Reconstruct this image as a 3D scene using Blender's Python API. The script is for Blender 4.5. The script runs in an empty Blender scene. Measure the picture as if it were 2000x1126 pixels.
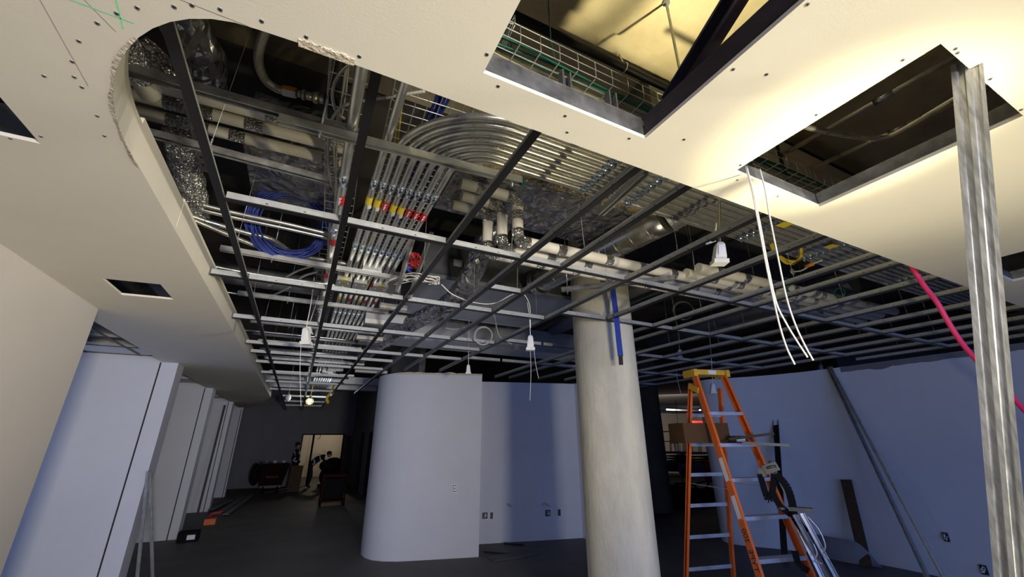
import bpy, math, random
from mathutils import Vector, Matrix, noise
from mathutils.geometry import delaunay_2d_cdt
V = Vector
random.seed(7)
SC = bpy.context.scene
COL = SC.collection
# ------------------------------------------------------------------ camera, world, lamps, exposure
CAM = V((0, 0, 1.8)); FPX = 790.83
YAW, PITCH, ROLL = 0.466093583, 0.356526275, -0.00616249
_cy, _sy, _cp, _sp = math.cos(YAW), math.sin(YAW), math.cos(PITCH), math.sin(PITCH)
FW = V((_sy*_cp, _cy*_cp, _sp)); _r = V((_cy, -_sy, 0)); _u = _r.cross(FW)
RT = math.cos(ROLL)*_r + math.sin(ROLL)*_u
UP = -math.sin(ROLL)*_r + math.cos(ROLL)*_u
cam = bpy.data.objects.new('camera', bpy.data.cameras.new('camera')); COL.objects.link(cam)
cam.data.sensor_width = 36; cam.data.lens = FPX/2000*36
cam.data.clip_start = .02; cam.data.clip_end = 200
cam.matrix_world = Matrix(((RT.x, UP.x, -FW.x, CAM.x), (RT.y, UP.y, -FW.y, CAM.y), (RT.z, UP.z, -FW.z, CAM.z), (0, 0, 0, 1)))
SC.camera = cam
SC.view_settings.view_transform = 'Standard'; SC.view_settings.look = 'None'
SC.view_settings.exposure = 0.0; SC.view_settings.gamma = 1.0; SC.view_settings.use_curve_mapping = False
w = bpy.data.worlds.new('world'); SC.world = w; w.use_nodes = True
w.node_tree.nodes['Background'].inputs[0].default_value = (.42, .52, .85, 1)
w.node_tree.nodes['Background'].inputs[1].default_value = .13

def area(name, loc, to, sx, sy, power, col, spread=180, shape='RECTANGLE'):
    l = bpy.data.lights.new(name, 'AREA'); l.shape = shape; l.size = sx; l.size_y = sy
    l.energy = power; l.color = col; l.spread = math.radians(spread)
    o = bpy.data.objects.new(name, l); COL.objects.link(o); o.location = loc
    o.rotation_euler = (V(to)-V(loc)).to_track_quat('-Z', 'Y').to_euler(); return o
def point(name, loc, power, col, r=.05):
    l = bpy.data.lights.new(name, 'POINT'); l.energy = power; l.color = col; l.shadow_soft_size = r
    o = bpy.data.objects.new(name, l); COL.objects.link(o); o.location = loc; return o
LAMP = V((2.05, -.02, 1.05))
WARM = (1.0, .88, .53)
def spot(name, loc, to, power, col, size, blend, r):
    l = bpy.data.lights.new(name, 'SPOT'); l.energy = power; l.color = col; l.spot_size = math.radians(size); l.spot_blend = blend; l.shadow_soft_size = r
    o = bpy.data.objects.new(name, l); COL.objects.link(o); o.location = loc; o.rotation_euler = (V(to)-V(loc)).to_track_quat('-Z', 'Y').to_euler(); return o
area('work_light_beam', LAMP, LAMP+V((0, 0, 1)), .14, .14, 9, WARM, 180, 'DISK')      # the work light standing just outside the frame
area('added_slab_beam', LAMP+V((0, -.02, .02)), (1.62, 1.05, 4.3), .12, .12, 5, WARM, 32, 'DISK')       # extra narrow beam added to brighten the slab through the opening
spot('work_light_flood', LAMP+V((0, 0, .01)), LAMP+V((0, .25, 1)), 85, WARM, 168, .35, .06)
area('second_work_light', (.80, -3.0, 1.55), (-.75, 7, 1.85), .45, .45, 70, (1.0, .91, .76), 82)    # a second lamp behind the camera
area('added_fascia_light', (5.6, -1.6, 1.5), (-1.0, 3.3, 2.75), .3, .3, 9, (1.0, .90, .68), 34)   # unseen light added to brighten the fascia and left wall
area('daylight_back', (1.5, -7.5, 1.7), (1.5, 0, 1.6), 9, 2.4, 430, (.24, .40, 1.0))       # open facade behind the camera
area('daylight_alcove', (-4.75, 6.3, 1.5), (0, 6.3, 1.5), 2.0, 2.4, 24, (.38, .52, 1.0))   # daylight through the alcove window
point('hall_lamp_light', (.62, 12.6, 2.95), 14, (.80, .88, 1.0), .06)
point('end_room_light', (1.6, 24.0, 2.6), 40, (1.0, .84, .62), .15)
area('far_hall_light', (19.5, 18.5, 3.05), (27, 26.5, .6), 3, 1.5, 240, (1.0, .88, .84))

# ------------------------------------------------------------------ picture ray helpers
def ray(x, y): return FW + RT*((x-1000)/FPX) + UP*(-(y-563)/FPX)
def atz(x, y, z): d = ray(x, y); return CAM + d*((z-CAM.z)/d.z)
def aty(x, y, Y): d = ray(x, y); return CAM + d*(Y/d.y)
def atx(x, y, X): d = ray(x, y); return CAM + d*(X/d.x)

# ------------------------------------------------------------------ materials
def mat(name, col, rough=.6, metal=0., var=0., vscale=6., bump=0., bscale=40., col2=None, stretch=None, emit=None, estr=0., spec=None, detail=4):
    m = bpy.data.materials.new(name); m.use_nodes = True; nt = m.node_tree; b = nt.nodes['Principled BSDF']
    b.inputs['Base Color'].default_value = (*col, 1); b.inputs['Roughness'].default_value = rough; b.inputs['Metallic'].default_value = metal
    if spec is not None: b.inputs['Specular IOR Level'].default_value = spec
    if var or bump:
        tc = nt.nodes.new('ShaderNodeTexCoord'); mp = nt.nodes.new('ShaderNodeMapping')
        nt.links.new(tc.outputs['Object'], mp.inputs[0])
        if stretch: mp.inputs['Scale'].default_value = stretch
    if var:
        n = nt.nodes.new('ShaderNodeTexNoise'); n.inputs['Scale'].default_value = vscale; n.inputs['Detail'].default_value = detail; n.inputs['Roughness'].default_value = .62
        nt.links.new(mp.outputs[0], n.inputs['Vector'])
        r = nt.nodes.new('ShaderNodeValToRGB'); r.color_ramp.elements[0].position = .3; r.color_ramp.elements[1].position = .7
        c2 = col2 or tuple(c*(1-var) for c in col)
        r.color_ramp.elements[0].color = (*c2, 1); r.color_ramp.elements[1].color = (*col, 1)
        nt.links.new(n.outputs['Fac'], r.inputs[0]); nt.links.new(r.outputs[0], b.inputs['Base Color'])
        if metal:
            mr = nt.nodes.new('ShaderNodeMapRange'); mr.inputs[3].default_value = rough*.75; mr.inputs[4].default_value = min(1, rough*1.35)
            nt.links.new(n.outputs['Fac'], mr.inputs[0]); nt.links.new(mr.outputs[0], b.inputs['Roughness'])
    if bump:
        n2 = nt.nodes.new('ShaderNodeTexNoise'); n2.inputs['Scale'].default_value = bscale; n2.inputs['Detail'].default_value = 3
        nt.links.new(mp.outputs[0], n2.inputs['Vector'])
        bp = nt.nodes.new('ShaderNodeBump'); bp.inputs['Strength'].default_value = bump; bp.inputs['Distance'].default_value = .02
        nt.links.new(n2.outputs['Fac'], bp.inputs['Height']); nt.links.new(bp.outputs[0], b.inputs['Normal'])
    if name.startswith('foil'):
        vo = nt.nodes.new('ShaderNodeTexVoronoi'); vo.inputs['Scale'].default_value = bscale*1.6; vo.feature = 'DISTANCE_TO_EDGE'
        no = nt.nodes.new('ShaderNodeTexNoise'); no.inputs['Scale'].default_value = bscale*.8; nt.links.new(mp.outputs[0], no.inputs['Vector'])
        mx = nt.nodes.new('ShaderNodeMix'); mx.data_type = 'RGBA'; mx.blend_type = 'LINEAR_LIGHT'; mx.inputs[0].default_value = .09
        nt.links.new(mp.outputs[0], mx.inputs[6]); nt.links.new(no.outputs['Color'], mx.inputs[7]); nt.links.new(mx.outputs[2], vo.inputs['Vector'])
        ad = nt.nodes.new('ShaderNodeMath'); ad.operation = 'MULTIPLY_ADD'; ad.inputs[1].default_value = 1.3
        nt.links.new(vo.outputs['Distance'], ad.inputs[0]); nt.links.new(n2.outputs['Fac'], ad.inputs[2]); nt.links.new(ad.outputs[0], bp.inputs['Height'])
        bp.inputs['Distance'].default_value = .03
    if emit:
        b.inputs['Emission Color'].default_value = (*emit, 1); b.inputs['Emission Strength'].default_value = estr
    return m
M = {}
M['gwb'] = mat('gypsum_board', (.76, .72, .62), .85, var=.04, vscale=3, bump=.05, bscale=120)
M['wall'] = mat('primed_wall', (.66, .67, .70), .8, var=.06, vscale=1.6, bump=.06, bscale=150)
M['wallwarm'] = mat('bare_gypsum_wall', (.60, .565, .52), .85, var=.05, vscale=1.6, bump=.06, bscale=150)
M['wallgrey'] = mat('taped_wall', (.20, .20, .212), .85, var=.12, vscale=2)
M['torn'] = mat('torn_paper', (.72, .64, .50), .9, var=.35, vscale=30, bump=.6, bscale=60)
M['floor'] = mat('concrete_floor', (.11, .107, .10), .62, var=.38, vscale=1.4, bump=.08, bscale=30)
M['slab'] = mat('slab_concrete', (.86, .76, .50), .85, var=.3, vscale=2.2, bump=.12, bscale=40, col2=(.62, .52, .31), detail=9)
M['slabm'] = mat('unlit_brown_slab', (.30, .25, .16), .9, var=.4, vscale=2.5, detail=8)  # same slab where lamp light misses it, shade put into the colour
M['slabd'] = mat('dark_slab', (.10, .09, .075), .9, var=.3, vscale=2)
M['column'] = mat('column_concrete', (.76, .71, .56), .85, var=.28, vscale=5, bump=.22, bscale=35, stretch=(1, 1, .35), detail=9)
M['galv'] = mat('galvanized_steel', (.70, .71, .69), .36, .68, var=.3, vscale=9)
M['studm'] = mat('stud_steel', (.72, .73, .70), .34, .72, var=.5, vscale=70, stretch=(1, 1, .02))
M['galvd'] = mat('weathered_galvanized', (.50, .51, .52), .42, .85, var=.45, vscale=16)
M['conduit'] = mat('emt_conduit', (.70, .70, .66), .28, .8, var=.16, vscale=14)
M['zinc'] = mat('zinc_clamp', (.62, .70, .78), .25, .95)
M['web'] = mat('tee_web', (.50, .51, .49), .5, .4, var=.15, vscale=20)
M['black'] = mat('black_paint', (.012, .012, .013), .45)
M['blackm'] = mat('black_iron', (.02, .018, .017), .5, spec=.3, var=.4, vscale=30)
M['purple'] = mat('dark_stud_steel', (.10, .085, .10), .45, .5, var=.3, vscale=10)
M['foil'] = mat('foil_jacket', (.78, .77, .74), .22, .85, var=.25, vscale=5, bump=1., bscale=18)
M['foild'] = mat('foil_duct_wrap', (.50, .50, .53), .28, .8, var=.4, vscale=4, bump=1., bscale=6)
M['fibre'] = mat('glass_fibre', (.45, .33, .15), .95, var=.6, vscale=30, bump=1., bscale=50, stretch=(1, 1, .25))
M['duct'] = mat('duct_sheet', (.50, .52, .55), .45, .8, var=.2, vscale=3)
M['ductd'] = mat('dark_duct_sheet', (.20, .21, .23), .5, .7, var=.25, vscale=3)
M['spiral'] = mat('spiral_duct', (.66, .65, .60), .27, .95, var=.15, vscale=6)
M['white'] = mat('white_jacket', (.80, .76, .67), .75, var=.05, vscale=8)
M['plastic'] = mat('white_plastic', (.80, .79, .74), .5)
M['wirew'] = mat('white_cable', (.82, .80, .74), .55)
M['cream_cable'] = mat('cream_cable', (.45, .42, .30), .6)
M['grey'] = mat('grey_cable', (.45, .44, .42), .55)
M['blue'] = mat('blue_cable', (.012, .032, .24), .4)
M['strap'] = mat('blue_strap', (.02, .06, .42), .7, var=.3, vscale=30)
M['yellow'] = mat('yellow_tape', (.85, .66, .04), .5)
M['yellowc'] = mat('yellow_cable', (.80, .58, .04), .5)
M['red'] = mat('red_label', (.60, .02, .03), .5)
M['pink'] = mat('pink_hose', (.85, .045, .17), .5)
M['green'] = mat('green_cable', (.02, .16, .09), .5)
M['orange'] = mat('orange_band', (.80, .27, .02), .5)
M['braid'] = mat('braided_hose', (.60, .58, .52), .35, .85, var=.4, vscale=140)
M['frp'] = mat('orange_fibreglass', (.78, .16, .025), .5, var=.18, vscale=12)
M['cap'] = mat('yellow_cap', (.78, .47, .04), .55, var=.25, vscale=25)
M['steel'] = mat('dull_steel', (.17, .175, .18), .42, .8, var=.3, vscale=30)
M['alu'] = mat('aluminium', (.66, .68, .72), .36, .8, var=.15, vscale=18)
M['card'] = mat('cardboard', (.10, .055, .028), .9, spec=.08, var=.12, vscale=10)
M['wood'] = mat('brown_board', (.10, .065, .045), .9, spec=.1, var=.3, vscale=20)
M['paper'] = mat('paper_label', (.78, .79, .82), .8)
M['rubber'] = mat('black_rubber', (.010, .010, .011), .9, spec=.05)
M['dark'] = mat('dark_plastic', (.012, .012, .014), .9, spec=.04)
M['maroon'] = mat('maroon_plastic', (.018, .007, .007), .9, spec=.03)
M['darkred'] = mat('dark_red_paint', (.05, .010, .010), .9, spec=.03)
M['redp'] = mat('red_paint', (.45, .03, .03), .5)
M['lift'] = mat('blue_lift_paint', (.03, .05, .14), .7, spec=.15)
M['cloth'] = mat('dark_work_clothes', (.02, .02, .028), .95, spec=.05)
M['vest'] = mat('reflective_band', (.8, .85, .9), .4, emit=None)
M['skin'] = mat('skin', (.45, .28, .2), .6)
M['tile'] = mat('ceiling_tile', (.70, .71, .74), .9, bump=.2, bscale=200)
M['cream'] = mat('cream_wall', (.70, .63, .52), .85)
M['laserpaint'] = mat('painted_laser_green', (.16, .90, .42), .6)  # paint standing in for green laser light
M['bulb'] = mat('lit_bulb', (1, 1, 1), .4, emit=(.9, .95, 1.), estr=60.)
M['bulb2'] = mat('lit_tube', (1, 1, 1), .4, emit=(.9, .95, 1.), estr=4.)
M['redtext'] = mat('faded_red_print', (.26, .08, .07), .8)
M['redlit'] = mat('red_lit_band', (.8, .05, .05), .5, emit=(1, .08, .06), estr=.6)
M['glass'] = mat('window_glass', (.9, .95, 1), .05)
M['glass'].node_tree.nodes['Principled BSDF'].inputs['Transmission Weight'].default_value = 1

# ------------------------------------------------------------------ mesh builder
def spline(pts, n=8):
    P = [V(p) for p in pts]; out = []
    for i in range(len(P)-1):
        a = P[i-1] if i else P[0]*2-P[1]; b = P[i]; c = P[i+1]; d = P[i+2] if i+2 < len(P) else P[-1]*2-P[-2]
        for k in range(n):
            t = k/n
            out.append(.5*((2*b)+(c-a)*t+(2*a-5*b+4*c-d)*t*t+(3*b-a-3*c+d)*t**3))
    out.append(P[-1]); return out
def resample(pts, step):
    out = [pts[0]]; acc = 0
    for a, b in zip(pts, pts[1:]):
        L = (b-a).length
        while L > 1e-9 and acc+L >= step:
            t = (step-acc)/L; a = a.lerp(b, t); out.append(a.copy()); L = (b-a).length; acc = 0
        acc += L
    if (out[-1]-pts[-1]).length > step*.3: out.append(pts[-1])
    return out
class MB:
    def __init__(s): s.v = []; s.f = []; s.m = []; s.sm = []
    def add(s, v, f, mi=0, sm=False):
        o = len(s.v); s.v += [V(p) for p in v]
        for q in f: s.f.append([o+i for i in q]); s.m.append(mi); s.sm.append(sm)
        return s
    def box(s, a, b, mi=0):
        (x0, y0, z0), (x1, y1, z1) = a, b
        return s.add([(x0,y0,z0),(x1,y0,z0),(x1,y1,z0),(x0,y1,z0),(x0,y0,z1),(x1,y0,z1),(x1,y1,z1),(x0,y1,z1)],
              [(0,3,2,1),(4,5,6,7),(0,1,5,4),(1,2,6,5),(2,3,7,6),(3,0,4,7)], mi)
    def prof(s, pr, p, q, up=(0, 0, 1), mi=0, off=(0, 0), sm=False):
        p, q = V(p), V(q); d = (q-p).normalized(); up = V(up); side = d.cross(up)
        if side.length < 1e-4: side = d.cross(V((1, 0, 0)))
        side.normalize(); u = side.cross(d)
        n = len(pr); v = [p+side*(a+off[0])+u*(b+off[1]) for a, b in pr]+[q+side*(a+off[0])+u*(b+off[1]) for a, b in pr]
        f = [(i, (i+1) % n, n+(i+1) % n, n+i) for i in range(n)]+[tuple(range(n-1, -1, -1)), tuple(range(n, 2*n))]
        return s.add(v, f, mi, sm)
    def bar(s, p, q, w, h, up=(0, 0, 1), mi=0, off=(0, 0)):
        return s.prof([(-w/2,-h/2),(w/2,-h/2),(w/2,h/2),(-w/2,h/2)], p, q, up, mi, off)
    def chan(s, p, q, w, h, t=.003, up=(0, 0, 1), lip=0, mi=0):     # open C-channel, mouth towards +up
        pr = [(-w/2,-h/2),(w/2,-h/2),(w/2,h/2)]
        if lip: pr += [(w/2-lip,h/2),(w/2-lip,h/2-t),(w/2-t,h/2-t)]
        else: pr += [(w/2-t,h/2)]
        pr += [(w/2-t,-h/2+t),(-w/2+t,-h/2+t)]
        if lip: pr += [(-w/2+t,h/2-t),(-w/2+lip,h/2-t),(-w/2+lip,h/2)]
        else: pr += [(-w/2+t,h/2)]
        pr += [(-w/2,h/2)]
        return s.prof(pr, p, q, up, mi)
    def tube(s, pts, r, n=10, mi=0, closed=False, jit=0, sm=True, caps=True):
        P = [V(p) for p in pts]; N = len(P); rr = r if hasattr(r, '__len__') else [r]*N
        T = []
        for i in range(N):
            a = P[(i-1) % N] if (closed or i) else P[0]; b = P[(i+1) % N] if (closed or i < N-1) else P[-1]
            d = (b-a); T.append(d.normalized() if d.length > 1e-9 else V((0, 0, 1)))
        x = T[0].orthogonal().normalized(); v = []
        for i in range(N):
            x = (x-T[i]*x.dot(T[i]))
            x = x.normalized() if x.length > 1e-6 else T[i].orthogonal().normalized()
            y = T[i].cross(x)
            for k in range(n):
                a = 2*math.pi*k/n; R = rr[i]*(1+(random.uniform(-jit, jit) if jit else 0))
                v.append(P[i]+(x*math.cos(a)+y*math.sin(a))*R)
        f = []
        for i in range(N if closed else N-1):
            j = (i+1) % N
            for k in range(n): f.append((i*n+k, i*n+(k+1) % n, j*n+(k+1) % n, j*n+k))
        s.add(v, f, mi, sm)
        if caps and not closed:
            o = len(s.v)-len(v)
            s.f.append([o+k for k in range(n-1, -1, -1)]); s.m.append(mi); s.sm.append(False)
            s.f.append([o+(N-1)*n+k for k in range(n)]); s.m.append(mi); s.sm.append(False)
        return s
    def cyl(s, p, q, r, n=12, mi=0): return s.tube([p, q], r, n, mi)
    def ring(s, c, axis, R, r, n=24, k=6, mi=0):
        ax = V(axis).normalized(); x = ax.orthogonal().normalized(); y = ax.cross(x)
        return s.tube([V(c)+(x*math.cos(2*math.pi*i/n)+y*math.sin(2*math.pi*i/n))*R for i in range(n)], r, k, mi, closed=True)
    def ball(s, c, r, n=10, mi=0, sq=(1, 1, 1)):
        c = V(c); v = []; f = []
        for i in range(n+1):
            th = math.pi*i/n
            for k in range(n*2):
                ph = math.pi*k/n; v.append(c+V((r*sq[0]*math.sin(th)*math.cos(ph), r*sq[1]*math.sin(th)*math.sin(ph), r*sq[2]*math.cos(th))))
        for i in range(n):
            for k in range(2*n): f.append((i*2*n+k, (i+1)*2*n+k, (i+1)*2*n+(k+1) % (2*n), i*2*n+(k+1) % (2*n)))
        return s.add(v, f, mi, True)
    def prism(s, pl, z0, z1, mi=0):
        n = len(pl); v = [(x, y, z0) for x, y in pl]+[(x, y, z1) for x, y in pl]
        return s.add(v, [(i, (i+1) % n, n+(i+1) % n, n+i) for i in range(n)]+[tuple(range(n-1, -1, -1)), tuple(range(n, 2*n))], mi)
    def plate(s, outer, holes, z0, z1, mi=0):
        loops = [outer]+holes; pts = []; ed = []
        for L in loops:
            o = len(pts); pts += [V((x, y)) for x, y in L]; ed += [(o+i, o+(i+1) % len(L)) for i in range(len(L))]
        vs, es, fs, *_ = delaunay_2d_cdt(pts, ed, [], 0, 1e-6)
        def inside(p, L):
            c = False; n = len(L)
            for i in range(n):
                (x0, y0), (x1, y1) = L[i], L[(i+1) % n]
                if (y0 > p.y) != (y1 > p.y) and p.x < (x1-x0)*(p.y-y0)/(y1-y0)+x0: c = not c
            return c
        tri = []
        for f in fs:
            c = sum((vs[i] for i in f), V((0, 0)))/len(f)
            if inside(c, outer) and not any(inside(c, h) for h in holes): tri.append(list(f))
        n = len(vs)
        s.add([(p.x, p.y, z0) for p in vs]+[(p.x, p.y, z1) for p in vs], [t[::-1] for t in tri]+[[n+i for i in t] for t in tri], mi)
        for L in loops:
            k = len(L)
            s.add([(x, y, z0) for x, y in L]+[(x, y, z1) for x, y in L], [(i, (i+1) % k, k+(i+1) % k, k+i) for i in range(k)], mi)
        return s
def obj(name, mb, mats, parent=None, label=None, cat=None, group=None, kind=None):
    me = bpy.data.meshes.new(name)
    xs = [p.x for p in mb.v]; ys = [p.y for p in mb.v]; zs = [p.z for p in mb.v]
    org = V(((min(xs)+max(xs))/2, (min(ys)+max(ys))/2, min(zs)))
    me.from_pydata([p-org for p in mb.v], [], mb.f)
    ml = mats if isinstance(mats, (list, tuple)) else [mats]
    for k in ml: me.materials.append(M[k])
    me.polygons.foreach_set('material_index', mb.m); me.polygons.foreach_set('use_smooth', mb.sm); me.update()
    o = bpy.data.objects.new(name, me); COL.objects.link(o)
    if parent:
        o.parent = parent; po = V(parent.get('org', (0, 0, 0))); o.location = org-po
    else: o.location = org
    o['org'] = tuple(org); tag(o, label, cat, group, kind); return o
def tag(o, label=None, cat=None, group=None, kind=None):
    if label: o['label'] = label
    if cat: o['category'] = cat
    if group: o['group'] = group
    if kind: o['kind'] = kind
    return o
def thing(name, label, cat, loc, group=None):
    o = bpy.data.objects.new(name, None); COL.objects.link(o); o.location = loc; o['org'] = tuple(loc); o.empty_display_size = .1
    return tag(o, label, cat, group)
def clone(src, delta, label=None, group=None):
    def cp(o, par):
        c = o.copy(); COL.objects.link(c)
        if par: c.parent = par
        else: c.location = o.location+V(delta)
        c['org'] = tuple(V(o['org'])+V(delta))
        for ch in [x for x in bpy.data.objects if x.parent == o]: cp(ch, c)
        return c
    r = cp(src, None)
    if label: r['label'] = label
    if group: r['group'] = group
    return r
def struct(name, mb, mats, parent=None): return obj(name, mb, mats, parent, kind=None if parent else 'structure')
def lettering(name, txt, size, loc, xdir, ydir, m, parent, depth=.0006):
    cu = bpy.data.curves.new(name, 'FONT'); cu.body = txt; cu.size = size; cu.extrude = depth; cu.align_x = 'CENTER'; cu.align_y = 'CENTER'
    t = bpy.data.objects.new(name, cu); COL.objects.link(t); bpy.context.view_layer.update()
    me = bpy.data.meshes.new_from_object(t.evaluated_get(bpy.context.evaluated_depsgraph_get()))
    bpy.data.objects.remove(t)
    x = V(xdir).normalized(); y = V(ydir); y = (y-x*y.dot(x)).normalized(); z = x.cross(y)
    R = Matrix((x, y, z)).transposed()
    b = MB(); b.add([R @ v.co+V(loc) for v in me.vertices], [list(p.vertices) for p in me.polygons])
    bpy.data.meshes.remove(me)
    return obj(name, b, m, parent)

# ================================================================== THE SETTING
GZ = 2.90; TZ = 2.973; SZ = 4.30
struct('floor', MB().box((-9, -10, -.12), (36, 42, 0)), 'floor')
sl = struct('ceiling_slab', MB().box((.3, -10, SZ), (36, 1.40, SZ+.2)).box((.3, 1.40, SZ+.035), (36, 2.6, SZ+.2)).box((-9, -10, SZ+.01), (.3, 2.6, SZ+.2), 2).box((-9, 2.6, SZ+.035), (36, 42, SZ+.2), 1), ['slab', 'slabd', 'slabm'])  # pale where the lamp hits, unlit parts painted in darker slab copies
# gypsum ceiling with its rounded cut-out and service openings
corner = []
for i in range(15):
    a = math.pi/2*i/14
    corner.append((-.775+.50-.50*math.cos(a), 1.90-.84*math.sin(a)))
outer = [(-1.93, 4.7), (-4.6, 4.7), (-4.6, -6), (12, -6), (12, 1.06), (-.02, 1.06), (-.02, 1.045), (-.10, 1.052)] + corner[::-1] + [(-.775, 12.9), (-1.10, 15.2), (-1.60, 17.2), (-1.93, 17.4)]
op1 = [(.36, -.32), (1.045, -.32), (1.045, .91), (.36, .91)]
op2 = [(1.545, .21), (2.205, .205), (2.205, .895), (1.55, .893)]
op3 = [(3.95, .40), (4.68, .40), (4.68, .85), (3.95, .85)]
op4 = [(-1.68, 1.25), (-1.075, 1.25), (-1.075, 1.985), (-1.68, 1.985)]
op5 = [(-1.42, 3.73), (-1.08, 3.70), (-1.08, 4.09), (-1.42, 4.12)]
ceil = struct('ceiling', MB().plate(outer, [op1, op2, op3, op4, op5], GZ, GZ+.016), 'gwb')
# screw heads driven through the board
for (px, py) in [(598,72),(511,41),(340,13),(375,10),(430,18),(268,15),(228,26),(190,45),(154,80),(141,120),(145,150),(160,170),(86,148),(80,266),(190,226),(204,265),(702,110),(951,106),(973,168),(1104,226),(1229,270),(1336,272),(1497,145),(1432,135),(1577,8),(1594,224),(1763,117),(1866,95),(1934,154),(1994,214),(1440,351),(1519,383),(20,270),(1446,322),(1108,258),(1870,103)]:
    p = atz(px, py, GZ); b = MB()
    b.tube([p+V((0, 0, .001)), p-V((0, 0, .0015))], .0062, 9, 0).tube([p-V((0, 0, .0014)), p-V((0, 0, .0024))], .0032, 7, 1)
    obj('screw', b, ['galvd', 'black'], ceil)
for a, c in (((75, -5), (172, 168)), ((160, -5), (226, 62)), ((340, -5), (486, 52))):      # joints between the sheets
    p, q = atz(*a, GZ-.0005), atz(*c, GZ-.0005); d = (q-p).normalized(); sd = V((-d.y, d.x, 0))*.0008
    obj('sheet_joint', MB().add([p-sd, q-sd, q+sd, p+sd], [(0, 1, 2, 3)]), 'galvd', ceil)
# ragged torn paper along the rounded lip and the near edge
b = MB(); pts = [(-.775, 2.0)]+[(x, y) for x, y in corner[:9]]
P = resample(spline([(x, y, GZ) for x, y in pts], 10), .012)
for i in range(len(P)-1):
    t = P[i+1]-P[i]; nrm = V((-t.y, t.x, 0)).normalized()
    s = 1 if nrm.dot(V((-1, -1, 0))) > 0 else -1
    wv = .009+.010*noise.noise(P[i]*9)+.004*random.random(); z = GZ-.004-.004*random.random()
    b.add([P[i]+nrm*s*wv+V((0, 0, -.0012)), P[i+1]+nrm*s*wv+V((0, 0, -.0012)), V((P[i+1].x, P[i+1].y, z)), V((P[i].x, P[i].y, z)), V((P[i+1].x, P[i+1].y, z+.012)), V((P[i].x, P[i].y, z+.012))], [(0,1,2,3),(3,2,4,5)], 0)
obj('torn_edge', b, 'torn', ceil)
b = MB()
for i in range(26):
    x = -.17+i*.006; d = .01+.008*random.random()
    b.box((x, 1.05-d, GZ-.0035), (x+.0062, 1.064, GZ+.004+.004*random.random()), 0)
obj('torn_edge', b, 'torn', ceil)
# fascia that rises from the lip of the opening
b = MB(); FZ = 3.08
pl = corner+[]
for i in range(len(pl)-1):
    (x0, y0), (x1, y1) = pl[i], pl[i+1]
    b.add([(x0,y0,GZ+.0165),(x1,y1,GZ+.0165),(x1,y1,FZ-.03),(x0,y0,FZ-.03)], [(0,1,2,3)], 0, True)
    b.add([(x0-.014,y0-.014,GZ+.0165),(x1-.014,y1-.014,GZ+.0165),(x1-.014,y1-.014,FZ-.03),(x0-.014,y0-.014,FZ-.03)], [(3,2,1,0)], 0, True)
struct('trim_1', b, 'gwb')
ZF = GZ+.0165
b = MB().box((-.79, 1.9, ZF), (-.7755, 2.62, FZ)).box((-.792, 2.62, ZF), (-.7745, 12.9, FZ+.02))
b.prism([(-.775, 12.9), (-.79, 12.9), (-1.115, 15.2), (-1.61, 17.2), (-1.6, 17.23), (-1.09, 15.2)], ZF, FZ+.02)
struct('trim_2', b, 'gwb')
b = MB().box((-.02, 1.045, GZ+.016), (12, 1.06, FZ))
struct('trim_3', b, 'gwb')
# walls on the hall's window side
struct('wall_left', MB().box((-1.88, -6, 0), (-1.735, 4.69, GZ)), 'wallwarm')
for k, (y, x1) in enumerate([(7.67, -1.745), (11.15, -1.80), (14.9, -1.84), (18.3, -1.90)]):
    b = MB().box((-4.4, y, 0), (-1.965, y+.36, GZ-.002)).box((-1.965, y+.02, 0), (-1.945, y+.36, GZ-.002), 1).box((-1.945, y, 0), (x1, y+.36, GZ-.002))
    b.box((-4.4, y+.01, GZ-.002), (x1, y+.35, SZ))
    struct('wall_left', b, ['wall', 'blackm'])
# outer facade with the alcove window
b = MB().box((-4.62, 4.0, 0), (-4.4, 5.2, SZ)).box((-4.62, 7.4, 0), (-4.4, 22, SZ)).box((-4.62, 5.2, 0), (-4.4, 7.4, .25)).box((-4.62, 5.2, 2.75), (-4.4, 7.4, SZ)).box((-4.62, 4.0, 0), (-1.88, 4.2, SZ))
struct('wall_facade', b, 'wall')
wn = struct('window_1', MB().box((-4.55, 5.2, .25), (-4.47, 5.26, 2.75)).box((-4.55, 7.34, .25), (-4.47, 7.4, 2.75)).box((-4.55, 5.26, .25), (-4.47, 7.34, .31)).box((-4.55, 5.26, 2.69), (-4.47, 7.34, 2.75)).box((-4.55, 6.27, .31), (-4.47, 6.33, 2.69)), 'alu')
# end of the hall with its wide opening and the lit room behind
YB = 21.2
b = MB().box((-4.4, YB, 0), (.24, YB+.16, SZ)).box((1.98, YB, 0), (6.5, YB+.16, SZ)).box((.24, YB, 2.08), (1.98, YB+.16, SZ))
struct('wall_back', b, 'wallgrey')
fr = MB().box((.235, YB-.02, 0), (.28, YB+.18, 2.08)).box((1.93, YB-.02, 0), (1.985, YB+.18, 2.08)).box((.235, YB-.02, 2.04), (1.985, YB+.18, 2.085)).box((.66, YB, 0), (.74, YB+.12, 2.05))
struct('door_1', fr, 'dark')
struct('wall_end_room', MB().box((-2, 26, 0), (6, 26.2, SZ)).box((-2, YB+.16, 0), (-1.8, 26, SZ)).box((5.8, YB+.16, 0), (6, 26, SZ)), 'cream')
b = MB().box((2.35, 9.6, 0), (2.5, 15.2, SZ)).box((2.35, 15.2, 2.1), (2.5, 16.1, SZ)).box((2.35, 16.1, 0), (2.5, 17.4, SZ)).box((2.35, 17.4, 2.1), (2.5, 18.3, SZ)).box((2.35, 18.3, 0), (2.5, YB, SZ))
struct('wall_hall', b, 'wallgrey')
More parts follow.
